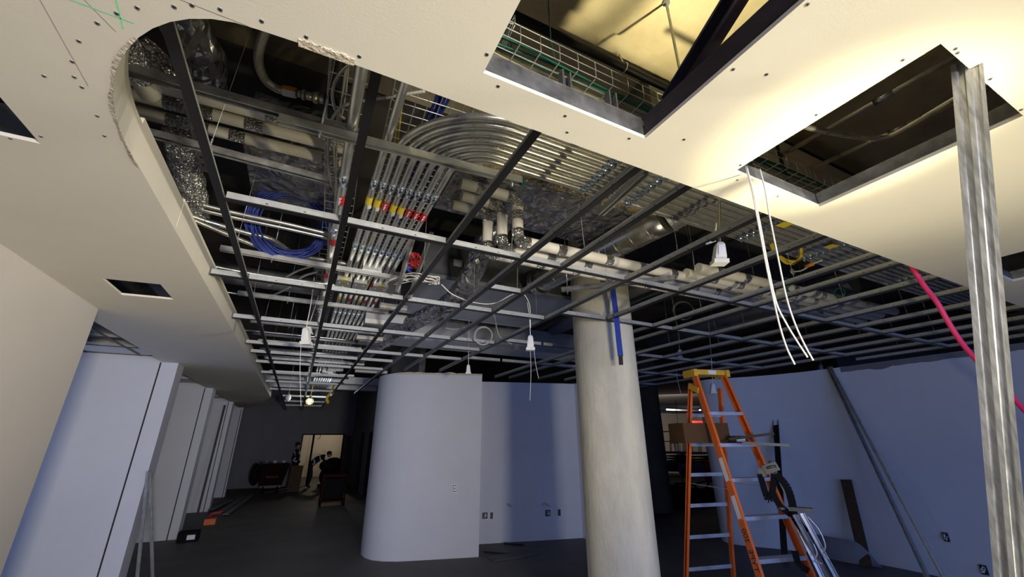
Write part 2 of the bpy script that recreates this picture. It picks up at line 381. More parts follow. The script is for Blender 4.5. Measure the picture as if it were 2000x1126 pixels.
for k, y in enumerate((15.2, 17.4)):
    b = MB().box((2.42, y+.03, 0), (2.46, y+.87, 2.07)); d = struct('door_%d' % (k+2), b, 'dark')
    obj('door_frame', MB().box((2.33, y, 0), (2.52, y+.03, 2.1)).box((2.33, y+.87, 0), (2.52, y+.9, 2.1)).box((2.33, y+.03, 2.07), (2.52, y+.87, 2.1)), 'blackm', d)
# rounded wall in the middle and the recess beside it
isl = [(2.97, 7.18), (2.45, 7.325), (1.93, 7.47), (1.72, 7.54), (1.53, 7.65), (1.38, 7.81), (1.30, 8.0), (1.27, 8.25), (1.36, 8.9), (1.6, 9.6), (3.1, 9.6), (3.1, 8.02)]
b = MB()
n = len(isl); top = [2.945+.02*random.random() for _ in isl]
b.add([(x, y, 0) for x, y in isl]+[(x, y, top[i]) for i, (x, y) in enumerate(isl)], [(i, n+i, n+(i+1) % n, (i+1) % n) for i in range(2, 8)], 0, True)
b.add([(x, y, 0) for x, y in isl]+[(x, y, top[i]) for i, (x, y) in enumerate(isl)], [(i, n+i, n+(i+1) % n, (i+1) % n) for i in (0, 1, 8, 9, 10, 11)]+[tuple(range(2*n-1, n-1, -1))])
wc = struct('wall_center', b, 'wall')
b = MB()
for i in range(60):     # untrimmed ragged board along the top of the rounded wall
    t = i/60; x = 1.5+t*1.47; y = 7.66-.0*t if x < 1.55 else 7.47-.28*(x-1.93)
    if x < 1.93: y = 7.47+.55*(1.93-x)**1.4
    h = .02+.05*abs(noise.noise(V((x*4, 1, 0))))
    b.box((x, y-.012, 2.93), (x+.0245, y+.02, 2.94+h))
obj('torn_edge', b, 'torn', wc)
rec = [(3.1, 8.03), (5.28, 7.49), (5.36, 7.05), (5.5, 7.05), (5.5, 9.6), (3.1, 9.6)]
struct('wall_recess', MB().prism(rec[::-1] if False else rec, 0, 2.935), 'wall')
rw = [(8.2, 1.55), (8.2, 3.6), (8.14, 4.3), (8.0, 4.75), (7.8, 5.15), (7.6, 5.42), (7.46, 5.6), (7.38, 5.78), (7.38, 5.95), (7.46, 6.1), (7.6, 6.2), (8.6, 6.25), (8.6, 1.55)]
n = len(rw); b = MB()
vv = [(x, y, 0) for x, y in rw]+[(x, y, 2.93 if i < 9 else 2.9) for i, (x, y) in enumerate(rw)]
b.add(vv, [(i, n+i, n+(i+1) % n, (i+1) % n) for i in range(0, 10)], 0, True)
b.add(vv, [(i, n+i, n+(i+1) % n, (i+1) % n) for i in range(10, n)]+[tuple(range(n, 2*n))])
wr = struct('wall_right', b, 'wall')
b = MB()     # unpainted band of taping at the head of the wall
for i in range(70):
    y = 1.6+i*.04; h = .05+.05*abs(noise.noise(V((y*3, 5, 0))))
    b.box((8.188, y, 2.9-h), (8.199, y+.0405, 2.925))
obj('tape_band', b, 'wallgrey', wr)
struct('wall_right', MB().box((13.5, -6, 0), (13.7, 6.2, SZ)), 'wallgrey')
struct('wall_far', MB().box((3, 27.5, 0), (34, 27.7, SZ)).box((33, 0, 0), (33.2, 27.5, SZ)), 'cream')
struct('wall_facade', MB().box((-4.62, -9, 2.95), (14, -8.9, SZ)).box((-9, 4.0, 0), (-4.62, 4.2, SZ)).box((-9, -9, 2.9), (-8.9, 4, SZ)).box((-9, -6.1, 2.95), (14, -6.0, SZ)), 'wall')  # last box is unseen, added to keep daylight out of the plenum
# round concrete columns
def round_column(x, y, r, m, label):
    b = MB(); N = 40
    for j, (z0, z1) in enumerate([(0, 1.5), (1.5, 3.0), (3.0, SZ)]):
        v = []
        for z in (z0, z1):
            for k in range(N):
                a = 2*math.pi*k/N; v.append((x+r*math.cos(a), y+r*math.sin(a), z))
        b.add(v, [(k, (k+1) % N, N+(k+1) % N, N+k) for k in range(N)], 0, True)
    return obj('column', b, m, None, label, 'column', None, 'structure')
round_column(2.98, 3.60, .335, 'column', 'round bare concrete column with a blue strap hanging down its face')
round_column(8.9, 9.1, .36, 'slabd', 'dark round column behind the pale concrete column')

# ================================================================== SUSPENDED GRID
grid = thing('ceiling_grid', 'open suspended ceiling grid of black-faced steel tees without tiles', 'ceiling grid', (0, 0, TZ))
def tee(name, p, q):
    p, q = V(p), V(q); b = MB()
    b.bar(p, q, .036, .006, mi=1, off=(0, 0)).bar(p, q, .0035, .036, mi=0, off=(0, .0205)).bar(p, q, .009, .009, mi=0, off=(0, .042))
    d = (q-p).normalized()
    L = (q-p).length; n = min(40, int(L/.15))
    side = V((-d.y, d.x, 0))
    for i in range(1, n):           # punched slots of the web
        c = p+d*(L*i/n)+V((0, 0, .022))
        b.bar(c-d*.006, c+d*.006, .0048, .005, mi=1)
    return obj(name, b, ['web', 'black'], grid)
MX = [(-.535, 1.08, 19.5), (.057, 1.045, 19.5), (.69, 1.04, 18), (1.23, 1.04, 12), (1.56, 1.04, 7.45), (2.165, 1.04, 7.3), (2.765, 1.04, 3.24), (3.42, 1.04, 7.6), (3.74, 1.04, 7.6), (4.36, 1.04, 7.5), (4.97, 1.04, 7.4), (5.59, 1.04, 14), (6.18, 1.04, 14), (6.79, 1.04, 14), (7.4, 1.04, 14), (8.02, 1.04, 3.4)]
for x, y0, y1 in MX: tee('main_tee', (x, y0, TZ), (x, y1, TZ))
xs = [m[0] for m in MX]
def row(y, i0, i1, skip=()):
    for i in range(i0, i1):
        if i in skip: continue
        a, c = xs[i], xs[i+1]
        tee('cross_tee', (a+.02, y, TZ), (c-.02, y, TZ))
row(2.275, 0, 15)
row(3.52, 0, 5); row(3.255, 5, 14, (6,))
tee('cross_tee', (2.785, 3.245, TZ), (3.40, 3.25, TZ))
for y in (4.80, 6.08, 6.72, 7.60): row(y, 0, 3)
for y in (4.8, 6.08): row(y, 3, 5)
for y in (4.6, 5.9): row(y, 5, 14, (6,) if y < 4 else ())
for y in (8.80, 10.15, 11.7, 13.4, 15.2, 17): row(y, 0, 2)
for y in (7.2, 8.5, 9.8, 11.1, 12.4): row(y, 11, 14)
for y in (3.52, 4.8, 6.08, 6.72, 7.6, 8.8, 10.15, 11.7): tee('cross_tee', (-.76, y, TZ), (-.555, y, TZ))
for x0, x1, y in ((1.25, 1.54, 2.9), (1.58, 2.14, 5.3)): tee('cross_tee', (x0, y, TZ), (x1, y, TZ))
# hanger wires from the slab
hw = 0
for x, y in [(-.535, 1.9), (-.535, 2.9), (-.535, 4.1), (-.535, 5.3), (.057, 3.1), (.057, 5.0), (.69, 2.9), (.69, 3.9), (.69, 5.0), (1.23, 2.45), (1.23, 3.2), (1.23, 4.3), (1.56, 2.0), (1.56, 3.0), (1.56, 4.2), (2.165, 1.75), (2.165, 2.5), (2.165, 3.7), (2.165, 4.8), (2.765, 2.1), (2.765, 2.9), (3.42, 1.7), (3.42, 2.6), (3.42, 3.8), (3.74, 2.2), (3.74, 3.2), (4.36, 1.8), (4.36, 2.8), (4.36, 3.9), (4.97, 2.4), (4.97, 3.6), (5.59, 1.8), (5.59, 3.0), (6.18, 2.5), (6.79, 2.0), (6.79, 3.4), (7.4, 2.6), (.057, 6.6), (.69, 6.6), (-.535, 7.0)]:
    dx, dy = random.uniform(-.05, .05), random.uniform(-.05, .05)
    b = MB().tube([V((x, y, TZ+.045)), V((x+dx*.4, y+dy*.4, 3.6)), V((x+dx, y+dy, SZ+(.035 if y > 1.4 else 0)))], .0013, 5)
    for k in range(3): b.ring((x, y, TZ+.06+.012*k), (0, 0, 1), .004, .0013, 8, 4)
    obj('hanger_wire', b, 'galv', None, 'thin steel hanger wire twisted round a ceiling grid tee', 'wire', 'hanger wires of the ceiling grid')

# ================================================================== CONDUITS
RC = .0205; CZ = 3.30
cx = [.196+.0547*k for k in range(8)]
lab = ['yellow', 'yellow', 'red', 'yellow', 'yellow', 'red', 'red', 'red']
names = ['straight steel conduit beside the bent ones, yellow taped', 'outermost bent steel conduit, yellow taped', 'bent steel conduit second from the outside, with a red label', 'bent steel conduit, fourth counting from the innermost bend plus one, yellow taped', 'middle pair inner bent steel conduit, yellow taped', 'bent steel conduit third from the innermost, with a red label', 'bent steel conduit next to the innermost, with a red label', 'innermost bent steel conduit of the fan, with a red label']
names[3] = 'bent steel conduit third from the outside, yellow taped'; names[4] = 'bent steel conduit in the middle, fourth from the outside, yellow taped'
def strapclamp(b, c, axis, r, mi=0):       # two-piece strut strap round a conduit
    c = V(c); ax = V(axis).normalized(); side = ax.cross(V((0, 0, 1))).normalized()
    P = [c+side*math.cos(a)*(r+.003)+V((0, 0, -math.sin(a)*(r+.003))) for a in [math.pi*i/10-.25 for i in range(14)]]
    for i in range(len(P)-1): b.bar(P[i]-ax*0, P[i+1]-ax*0, .020, .0035, up=(P[i]-c), mi=mi)
    b.cyl(c-V((0, 0, r+.002)), c-V((0, 0, r+.018)), .0035, 6, mi).cyl(c-V((0, 0, r+.008)), c-V((0, 0, r+.013)), .007, 6, mi)
R0 = .545
for k in range(8):
    x = cx[k]; t = thing('conduit', names[k], 'conduit', (x, 2.4, CZ-RC), 'bundle of steel conduits that turns above the grid')
    if k == 0: path = [V((x, y, CZ)) for y in (.9, 2.25, 4.0, 8, 16)]
    else:
        Rk = R0-.0547*(k-1); C = V((.25+R0, 1.44+R0, CZ))
        path = [V((6.6+.15*k, C.y-Rk, CZ))]+[V((xx, C.y-Rk, CZ)) for xx in (4, 2.4, 1.2)]
        path += [C+V((-math.sin(a)*Rk, -math.cos(a)*Rk, 0)) for a in [math.pi/2*i/18 for i in range(19)]]
        path += [V((x, y, CZ)) for y in (2.25, 4.0, 8, 16)]
    obj('tube', MB().tube(path, RC, 14), 'conduit', t)
    for y in (2.25, 3.2+.01*k, 5.25, 6.9, 8.5):
        b = MB(); strapclamp(b, (x, y, CZ), (0, 1, 0), RC); b.tube([(x, y+.004, CZ), (x, y+.09, CZ)], RC+.0028, 14)
        obj('coupling', b, 'zinc', t)
    if k:
        for xx in (1.36, 1.72, 2.9, 3.75, 5.2):
            b = MB(); yy = C.y-Rk; strapclamp(b, (xx+.02*k*.3, yy, CZ), (1, 0, 0), RC); b.tube([(xx+.01, yy, CZ), (xx+.07, yy, CZ)], RC+.0028, 14)
            obj('coupling', b, 'zinc', t)
    yl = 2.44+.008*k
    for yy in (yl, 3.95+.02*k, 4.62):
        if yy > 3 and k in (1, 3, 6): continue
        c = lab[k]; L = .095 if c == 'yellow' else .105
        bd = obj('label_band', MB().tube([(x, yy, CZ), (x, yy+L, CZ)], RC+.0016, 16, caps=False), 'yellow' if c == 'yellow' else 'red', t)
        if c == 'red' and yy < 3: lettering('lettering', 'Fire Alarm', .0185, (x-.004, yy+L/2, CZ-RC-.0026), (0, 1, 0), (1, 0, 0), 'paper', bd)
    if lab[k] == 'yellow':
        obj('tag', MB().tube([(x+.004, yl+.095, CZ-.003), (x+.008, yl+.145, CZ-.004)], RC*.93, 12, caps=False), 'paper', t)
# single conduit west of the bundle
t = thing('conduit', 'single stout steel conduit with red labels, apart from the bundle', 'conduit', (.02, 2.4, CZ-.03))
obj('tube', MB().tube([(.005, .9, CZ), (.02, 2.2, CZ), (.035, 4, CZ), (.035, 16, CZ)], .0275, 16), 'conduit', t)
for y in (2.28, 3.0, 5.2, 6.9):
    b = MB(); strapclamp(b, (.022, y, CZ), (0, 1, 0), .0275); b.tube([(.022, y, CZ), (.022, y+.1, CZ)], .0305, 14); obj('coupling', b, 'zinc', t)
for y in (2.50, 3.17, 3.95):
    bd = obj('label_band', MB().tube([(.028, y, CZ), (.028, y+.11, CZ)], .0292, 16, caps=False), 'red', t)
    if y < 3: lettering('lettering', 'Fire Alarm', .022, (.022, y+.055, CZ-.0302), (0, 1, 0), (1, 0, 0), 'paper', bd)
# junction boxes the bundle runs into
for i, (px, py, sx, col) in enumerate([(672, 548, .13, 0), (703, 553, .12, 0), (742, 560, .14, 1), (725, 528, .16, 2), (655, 722, .3, 0), (640, 726, .2, 0)]):
    p = atz(px, py, 3.27 if i < 4 else 3.2); b = MB()
    b.box((p.x-sx/2, p.y-.07, p.z-.02), (p.x+sx/2, p.y+.09, p.z+.08)).box((p.x-sx/2-.004, p.y-.074, p.z-.024), (p.x+sx/2+.004, p.y+.094, p.z-.018))
    for a in (-1, 1): b.cyl((p.x+a*sx*.3, p.y, p.z-.018), (p.x+a*sx*.3, p.y, p.z-.030), .008, 8)
    o = obj('junction_box', b, 'galv', None, ['square steel junction box beside the single labelled conduit', 'square steel junction box at the middle of the conduit bundle', 'square steel junction box with a yellow tag at the bundle edge', 'flat steel junction box above the strut by the bundle', 'wide steel box far down the conduit run', 'small steel box far down the conduit run'][i], 'junction box')
    if i in (0, 2): obj('tag', MB().box((p.x-.03, p.y-.10, p.z-.026), (p.x+.03, p.y-.05, p.z-.020)), 'yellow', o)

# strut trapezes below the conduits
def strut(x0, x1, y, z, label, rods=(), m='galv', g=None, y1=None):
    y1 = y if y1 is None else y1
    t = thing('strut_channel', label, 'strut', ((x0+x1)/2, y, z), g)
    obj('channel', MB().chan((x0, y, z), (x1, y1, z), .041, .041, .003, (0, 0, -1), .009), m, t)
    for xr in rods:
        yy = y+(y1-y)*(xr-x0)/(x1-x0)
        obj('threaded_rod', MB().cyl((xr, yy, z-.05), (xr, yy, SZ+(.035 if y > 1.4 else 0)), .0048, 6).cyl((xr, yy, z-.03), (xr, yy, z-.022), .010, 6), 'zinc', t)
    return t
t = strut(-.30, .965, 1.845, 3.225, 'long bright strut crossing just before the conduit bends', (-.12, .9), y1=1.775)
obj('end_cap', MB().box((.96, 1.75, 3.203), (.972, 1.797, 3.247)), 'green', t)
strut(-.76, .62, 3.60, 3.225, 'lit steel strut crossing below the junction boxes', (-.4, .58), y1=3.64)
strut(-.76, .75, 4.75, 3.225, 'steel strut, first crossing past the junction boxes', (-.3, .68))
strut(-.74, .95, 5.9, 3.225, 'steel strut, second crossing past the junction boxes', (-.3, .7))
strut(-.74, .75, 7.1, 3.225, 'steel strut crossing far down the conduit run', (-.3, .7))
strut(-.74, 1.0, 8.6, 3.225, 'steel strut crossing farther down the conduit run', (-.3, .7))
strut(-.74, 1.0, 10.3, 3.225, 'farthest steel strut under the conduit run', (-.3, .7))
strut(1.55, 1.60, 1.38, 3.22, 'short strut stub under the bent conduits', (), y1=1.85)
strut(2.02, 2.75, 2.98, 3.115, 'short dark strut on rods beside the concrete column', (2.06,), 'galvd', y1=2.30)

# ================================================================== CABLE TRAYS
def tray(pts, wid, hgt, label, cables, step=.11, name='cable_tray'):
    P = resample([V(p) for p in pts], step); t = thing(name, label, 'cable tray', P[0])
    N = len(P); S = []
    for i in range(N):
        d = (P[min(i+1, N-1)]-P[max(i-1, 0)]).normalized(); S.append(d.cross(V((0, 0, 1))).normalized())
    nl = max(3, int(wid/.055))
    for k in range(nl+1): obj('long_wire', MB().tube([P[i]+S[i]*(k/nl-.5)*wid for i in range(N)], .0026, 6), 'galv', t)
    for h in (.5, 1):
        for s in (-1, 1): obj('long_wire', MB().tube([P[i]+S[i]*s*wid/2+V((0, 0, hgt*h)) for i in range(N)], .0026, 6), 'galv', t)
    for i in range(N):
        z = V((0, 0, 1)); s = S[i]*wid/2
        obj('cross_wire', MB().tube([P[i]-s+z*hgt, P[i]-s+z*.012, P[i]-s*.93, P[i]+s*.93, P[i]+s+z*.012, P[i]+s+z*hgt], .0028, 6), 'galv', t)
    for ci, (off, m, r, cnt) in enumerate(cables):
        for c in range(cnt):
            o2 = off+c*.011; ph = random.uniform(0, 6)
            tag(obj('data_cable', MB().tube([P[i]+S[i]*(o2+.012*math.sin(i*.6+ph))+V((0, 0, .012+.01*(c % 3)+.004*math.sin(i+ph))) for i in range(N)], r, 6), m), '%s cable bundle strand lying in the %s' % ({'green': 'green', 'wirew': 'white', 'blue': 'blue', 'yellowc': 'yellow', 'grey': 'grey', 'cream_cable': 'cream'}[m], label), 'cable', 'cables in the %s' % label)
    return t
tray([(-.03, .9, 3.44), (-.02, 2, 3.44), (.03, 3, 3.44), (.05, 9, 3.44)], .20, .06, 'wire tray above the single conduit', [(-.04, 'grey', .005, 2)])
tray([(.36, 1.1, 3.46), (.40, 2, 3.46), (.45, 3, 3.46), (.45, 9, 3.46)], .42, .06, 'wide wire tray behind the conduit bends', [(-.01, 'blue', .007, 7), (-.15, 'yellowc', .005, 2)], step=.07)
tray([(.2, 1.215, 3.38), (1.2, 1.22, 3.38), (2.4, 1.225, 3.38), (4.2, 1.225, 3.38)], .24, .10, 'wire basket tray seen through the ceiling openings', [(.055, 'green', .006, 4), (.015, 'cream_cable', .005, 3)], step=.10)

# ================================================================== BLACK PIPE, ROD AND FRAMING IN THE OPENINGS
p0, p1 = atz(1000, 28, 4.16), atz(1320, 180, 4.16)
d = (p1-p0); t = thing('sprinkler_pipe', 'black iron pipe hung under the slab, seen through the opening', 'pipe', p0)
obj('tube', MB().tube([p0-d*1.0, p1+d*2.5], .028, 14), 'blackm', t)
pc = p0.lerp(p1, .64)
b = MB().ring(pc, d, .032, .004, 18, 6); b.cyl(pc+V((0, 0, .03)), pc+V((-.01, .02, SZ-4.16)), .006, 8)
obj('hanger', b, 'galv', t)
pr = V((1.62, 1.10, SZ)); b = MB().cyl(pr, V((1.62, 1.10, 3.05)), .008, 8).cyl(pr-V((0, 0, .015)), pr, .022, 10)
tag(obj('threaded_rod', b, 'galvd'), 'long threaded rod dropping from the pale slab past the opening', 'rod')
tag(obj('pull_string', MB().tube(spline([(.86, 1.2, 4.3), (.80, 1.16, 4.0), (.83, 1.2, 3.6), (.88, 1.2, 3.44)], 6), .003, 5), 'green'), 'thin green wire hanging into the opening from the slab', 'wire')
def track(p, q, h, label, m='galvd', mouth=(0, 0, 1), wid=.065):
    t = obj('steel_track', MB().chan(p, q, wid, h, .0025, mouth, .0), m); return tag(t, label, 'steel track')
def rim(p, q, h, face, label, m='galvd'):      # L-shaped edge framing: a tall leg and a flange away from the opening
    p, q, face = V(p), V(q), V(face); b = MB()
    b.bar(p-face*.002+V((0, 0, h/2)), q-face*.002+V((0, 0, h/2)), .003, h)
    b.bar(p-face*.025+V((0, 0, h)), q-face*.025+V((0, 0, h)), .05, .003).bar(p-face*.025+V((0, 0, .0025)), q-face*.025+V((0, 0, .0025)), .05, .003)
    return tag(obj('steel_track', b, m), label, 'steel track')
zt = GZ+.017
rim((.36, .912, zt), (1.045, .912, zt), .085, (0, -1, 0), 'mottled steel track along the far edge of the bigger opening')
rim((1.047, .905, zt), (1.047, -.32, zt), .085, (-1, 0, 0), 'dark steel stud along the side edge of the bigger opening', 'purple')
rim((1.55, .897, zt), (2.205, .897, zt), .06, (0, -1, 0), 'scuffed steel track along the far short edge of the smaller opening')
rim((2.207, .895, zt), (2.207, .205, zt), .06, (-1, 0, 0), 'bright steel track along the long edge of the smaller opening')
rim((3.95, .852, zt), (4.68, .852, zt), .06, (0, -1, 0), 'steel track at the edge of the far third opening')
rim((4.682, .85, zt), (4.682, .4, zt), .06, (-1, 0, 0), 'steel track at the side of the far third opening')
for i, x in enumerate((.72, .945)):
    b = MB().chan((x, .965, zt+.085), (x, .965, zt+.215), .041, .03, .0025, (0, -1, 0), .007)
    tag(obj('steel_stud', b, 'galvd'), ['upright steel stud behind the opening track, nearer its middle', 'upright steel stud behind the opening track, nearer its inner corner'][i], 'stud')
a = V((1.085, .80, 3.0)); e = V((1.085, .80, 3.0))+(atx(1440, -10, 1.11)-V((1.085, .80, 3.0)))*1.25
b = MB().chan(a, e, .09, .045, .003, (-1, .2, 0), .008)
tag(obj('diagonal_brace', b, 'purple'), 'dark steel brace rising steeply out of the bigger opening', 'brace')
for i, y in enumerate((.985, 1.03)):
    b = MB().chan((.1, y, 3.0+.10*i), (2.6, y, 3.0+.10*i), .05, .03, .002, (0, 0, -1), .006)
    tag(obj('furring_channel', b, 'galvd'), ['lower ribbed furring channel behind the opening framing', 'upper ribbed furring channel behind the opening framing'][i], 'furring channel')
# plenum seen through the smaller opening
b = MB().box((2.6, 1.30, 3.25), (5.2, 1.36, 3.9)); tag(obj('duct', b, 'slab'), 'pale lit duct panel seen through the smaller opening', 'duct')
b = MB().cyl((2.84, 1.292, 3.26), (2.84, 1.292, 3.9), .012, 8); tag(obj('vertical_pipe', b, 'blackm'), 'thin dark upright pipe before the pale duct panel', 'pipe')
for i, (a, c) in enumerate([((1620, 250), (1990, 40)), ((1650, 300), (2000, 140))]):
    p, q = atz(*a, 3.75), atz(*c, 3.75); dd = q-p
    t = thing('conduit', ['steel conduit crossing high inside the smaller opening', 'second steel conduit inside the smaller opening'][i], 'conduit', p)
    obj('tube', MB().tube([p-dd*.6, q+dd*.3], .018, 12), 'conduit', t)
    m_ = p.lerp(q, .35); obj('coupling', MB().tube([m_-dd.normalized()*.05, m_+dd.normalized()*.05], .0215, 12), 'zinc', t)
P = spline([atz(1480, 205, 3.38), atz(1560, 243, 3.36), atz(1640, 262, 3.35), atz(1715, 270, 3.35), atz(1760, 255, 3.35), atz(1870, 190, 3.35), atz(1990, 130, 3.35)], 8)
t = thing('conduit', 'steel conduit with one wide bend inside the smaller opening', 'conduit', P[0]); obj('tube', MB().tube(P, .014, 12), 'conduit', t)
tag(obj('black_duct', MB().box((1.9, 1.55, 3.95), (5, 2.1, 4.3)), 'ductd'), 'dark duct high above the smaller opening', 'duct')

# ================================================================== DUCTS
def foil_box(b, a, c, div=.12, j=.012, mi=0):
    (x0, y0, z0), (x1, y1, z1) = a, c
    def quad(o, ux, uy, n):
        nu = max(2, int(ux.length/div)); nv = max(2, int(uy.length/div)); v = []
        for i in range(nu+1):
            for k in range(nv+1):
                e = 0 if i in (0, nu) or k in (0, nv) else 1
                q = o+ux*(i/nu)+uy*(k/nv); v.append(q+n*j*e*(noise.noise(q*5)*1.6+random.uniform(-.4, .4)))
        f = [(i*(nv+1)+k, (i+1)*(nv+1)+k, (i+1)*(nv+1)+k+1, i*(nv+1)+k+1) for i in range(nu) for k in range(nv)]
        b.add(v, f, mi, False)
    X, Y, Z = V((x1-x0, 0, 0)), V((0, y1-y0, 0)), V((0, 0, z1-z0)); o = V((x0, y0, z0))
    quad(o, Y, X, V((0, 0, -1))); quad(o+Z, X, Y, V((0, 0, 1))); quad(o, X, Z, V((0, -1, 0))); quad(o+Y, Z, X, V((0, 1, 0))); quad(o, Z, Y, V((-1, 0, 0))); quad(o+X, Y, Z, V((1, 0, 0)))
    return b
t = thing('insulated_duct', 'wide rectangular duct in crumpled foil with torn brown insulation along its edge', 'duct', (1.5, 2.5, 3.62))
obj('foil_wrap', foil_box(MB(), (.74, 2.26, 3.62), (2.42, 2.92, 4.05), .07, .016), 'foild', t)
b = MB()
for i in range(148):
    x = .82+i*.0108; r_ = abs(noise.noise(V((x*3, 2, 0)))); e = .22+.10*r_+.03*random.random()
    z = 3.628+.012*noise.noise(V((x*7, 0, 0)))
    b.bar((x, 2.255, z), (x+.004*random.uniform(-1, 1), 2.255-e, z+e*.62+.02*random.random()), .0112, .006+.010*random.random(), up=(0, 0, 1))
obj('torn_insulation', b, 'fibre', t)
b = MB()
P = resample(spline([(.80, 2.24, 3.625), (1.2, 2.235, 3.615), (1.6, 2.23, 3.64), (2.0, 2.24, 3.62), (2.4, 2.25, 3.62)], 8), .02)
b.tube([p+V((0, random.uniform(-.008, .008), random.uniform(-.012, .012))) for p in P], [.012+.010*random.random() for _ in P], 6, jit=.3, sm=False)
obj('torn_foil_edge', b, 'foil', t)
t = thing('duct', 'plain grey rectangular duct above the branch pipe', 'duct', (2.0, 4.3, 3.4))
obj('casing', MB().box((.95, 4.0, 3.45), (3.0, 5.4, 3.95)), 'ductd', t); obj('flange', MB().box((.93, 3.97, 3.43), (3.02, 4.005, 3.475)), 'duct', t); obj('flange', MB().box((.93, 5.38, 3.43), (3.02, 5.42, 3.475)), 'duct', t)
obj('under_panel', MB().box((.97, 4.02, 3.438), (2.98, 5.38, 3.45)), 'duct', t)
obj('paper_tag', MB().box((1.28, 3.99, 3.62), (1.38, 3.998, 3.70)), 'paper', t)
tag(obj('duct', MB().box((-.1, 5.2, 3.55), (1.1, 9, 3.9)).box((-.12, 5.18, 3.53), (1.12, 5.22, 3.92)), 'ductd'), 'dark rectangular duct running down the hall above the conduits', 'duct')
tag(obj('duct', MB().box((.9, 6.1, 3.25), (5.3, 6.7, 3.6)).box((.9, 6.08, 3.235), (5.3, 6.12, 3.615)), 'duct'), 'grey cross duct above the rounded wall', 'duct')
tag(obj('duct', MB().box((.55, 5.0, 3.17), (1.0, 5.35, 3.26)).box((.53, 4.98, 3.16), (1.02, 5.0, 3.27)), 'duct'), 'small flat duct boot beside the far conduit run', 'duct')
tag(obj('duct', MB().box((.6, 6.0, 3.12), (1.05, 6.25, 3.2)), 'duct'), 'flat duct boot farther along the conduit run', 'duct')
# spiral duct with elbow
A, Bp = atz(1302, 424, 3.52), atz(1050, 552, 3.52); dd = (Bp-A).normalized()
t = thing('spiral_duct', 'shiny round spiral duct with a segmented elbow before the column', 'duct', A)
b = MB().tube([A+(Bp-A)*(i/12) for i in range(13)], .135, 28)
obj('pipe', b, 'spiral', t)
b = MB()
for i in range(9): b.ring(A+(Bp-A)*(.08+i*.1), dd, .136, .0035, 28, 5)
obj('seam_ring', b, 'spiral', t)
E0 = A; ex = (V((.55, -.12, .62))).normalized()
P = [A, A-dd*.06+ex*.03, A-dd*.10+ex*.10, A-dd*.12+ex*.19]+[A-dd*.12+ex*(.19+.15*i) for i in range(1, 3)]
b = MB().tube(P, [.137, .139, .139, .138]+[.137]*2, 28, sm=False)
for q in P[:4]: b.ring(q, (ex-dd), .14, .007, 26, 5)
obj('elbow', b, 'duct', t)
b = MB()
for dl in (0, .03, .06): b.ring(Bp-dd*dl, dd, .150-.006*dl, .012, 28, 6)
obj('flange', b, 'spiral', t)
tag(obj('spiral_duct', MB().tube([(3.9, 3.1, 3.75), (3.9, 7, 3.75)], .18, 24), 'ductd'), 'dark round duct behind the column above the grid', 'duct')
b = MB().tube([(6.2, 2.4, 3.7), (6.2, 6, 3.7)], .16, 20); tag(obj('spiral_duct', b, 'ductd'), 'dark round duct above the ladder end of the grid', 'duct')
# foil wrapped branch
P = spline([aty(985, 432, 2.98), aty(950, 470, 3.08), aty(928, 520, 3.28), aty(905, 562, 3.55), aty(868, 602, 4.1), aty(800, 655, 5.0), aty(740, 705, 6.2), aty(700, 735, 7.6)], 10)
P = [V((q.x, q.y, max(q.z, 3.17))) for q in resample(P, .05)]
tag(obj('foil_duct', MB().tube(P, .10, 18, jit=.07, sm=False), 'foild'), 'foil-wrapped branch pipe curving down from the big foil duct', 'duct')
# ducts over the rounded corner of the opening
def foiltube(pts, r, label, m='foil', step=.045, jit=.06):
    P = resample(spline(pts, 8), step)
    return tag(obj('foil_duct', MB().tube(P, [r*(1+.05*math.sin(i*1.3)) for i in range(len(P))], 18, jit=jit, sm=False), m), label, 'duct')
foiltube([atz(345, 20, 3.95), atz(372, 70, 3.92), atz(392, 110, 3.9), atz(398, 160, 3.88)], .12, 'dark crumpled foil flexible duct high inside the rounded opening', 'foild')
foiltube([atz(262, 88, 3.62), atz(298, 122, 3.60), atz(335, 158, 3.60)], .075, 'foil duct with a bright glint at the rounded corner', 'foil')
foiltube([atz(352, 255, 3.5), atz(360, 310, 3.45), atz(372, 360, 3.45), atz(385, 420, 3.45)], .085, 'bright crumpled foil duct beside the plaster fascia', 'foil')
tag(obj('foil_duct', foil_box(MB(), (-.62, 2.75, 3.68), (-.02, 3.5, 4.1), .07, .02), 'foild'), 'dark foil-wrapped box duct behind the blue cable coil', 'duct')
tag(obj('round_duct', MB().tube([(-1.6, 4.75, 3.42), (.0, 4.75, 3.42)], .11, 20).ring((-.9, 4.75, 3.42), (1, 0, 0), .113, .006, 22, 5).ring((-.45, 4.75, 3.42), (1, 0, 0), .113, .006, 22, 5), 'ductd'), 'dark round duct crossing above the grid by the fascia', 'duct')

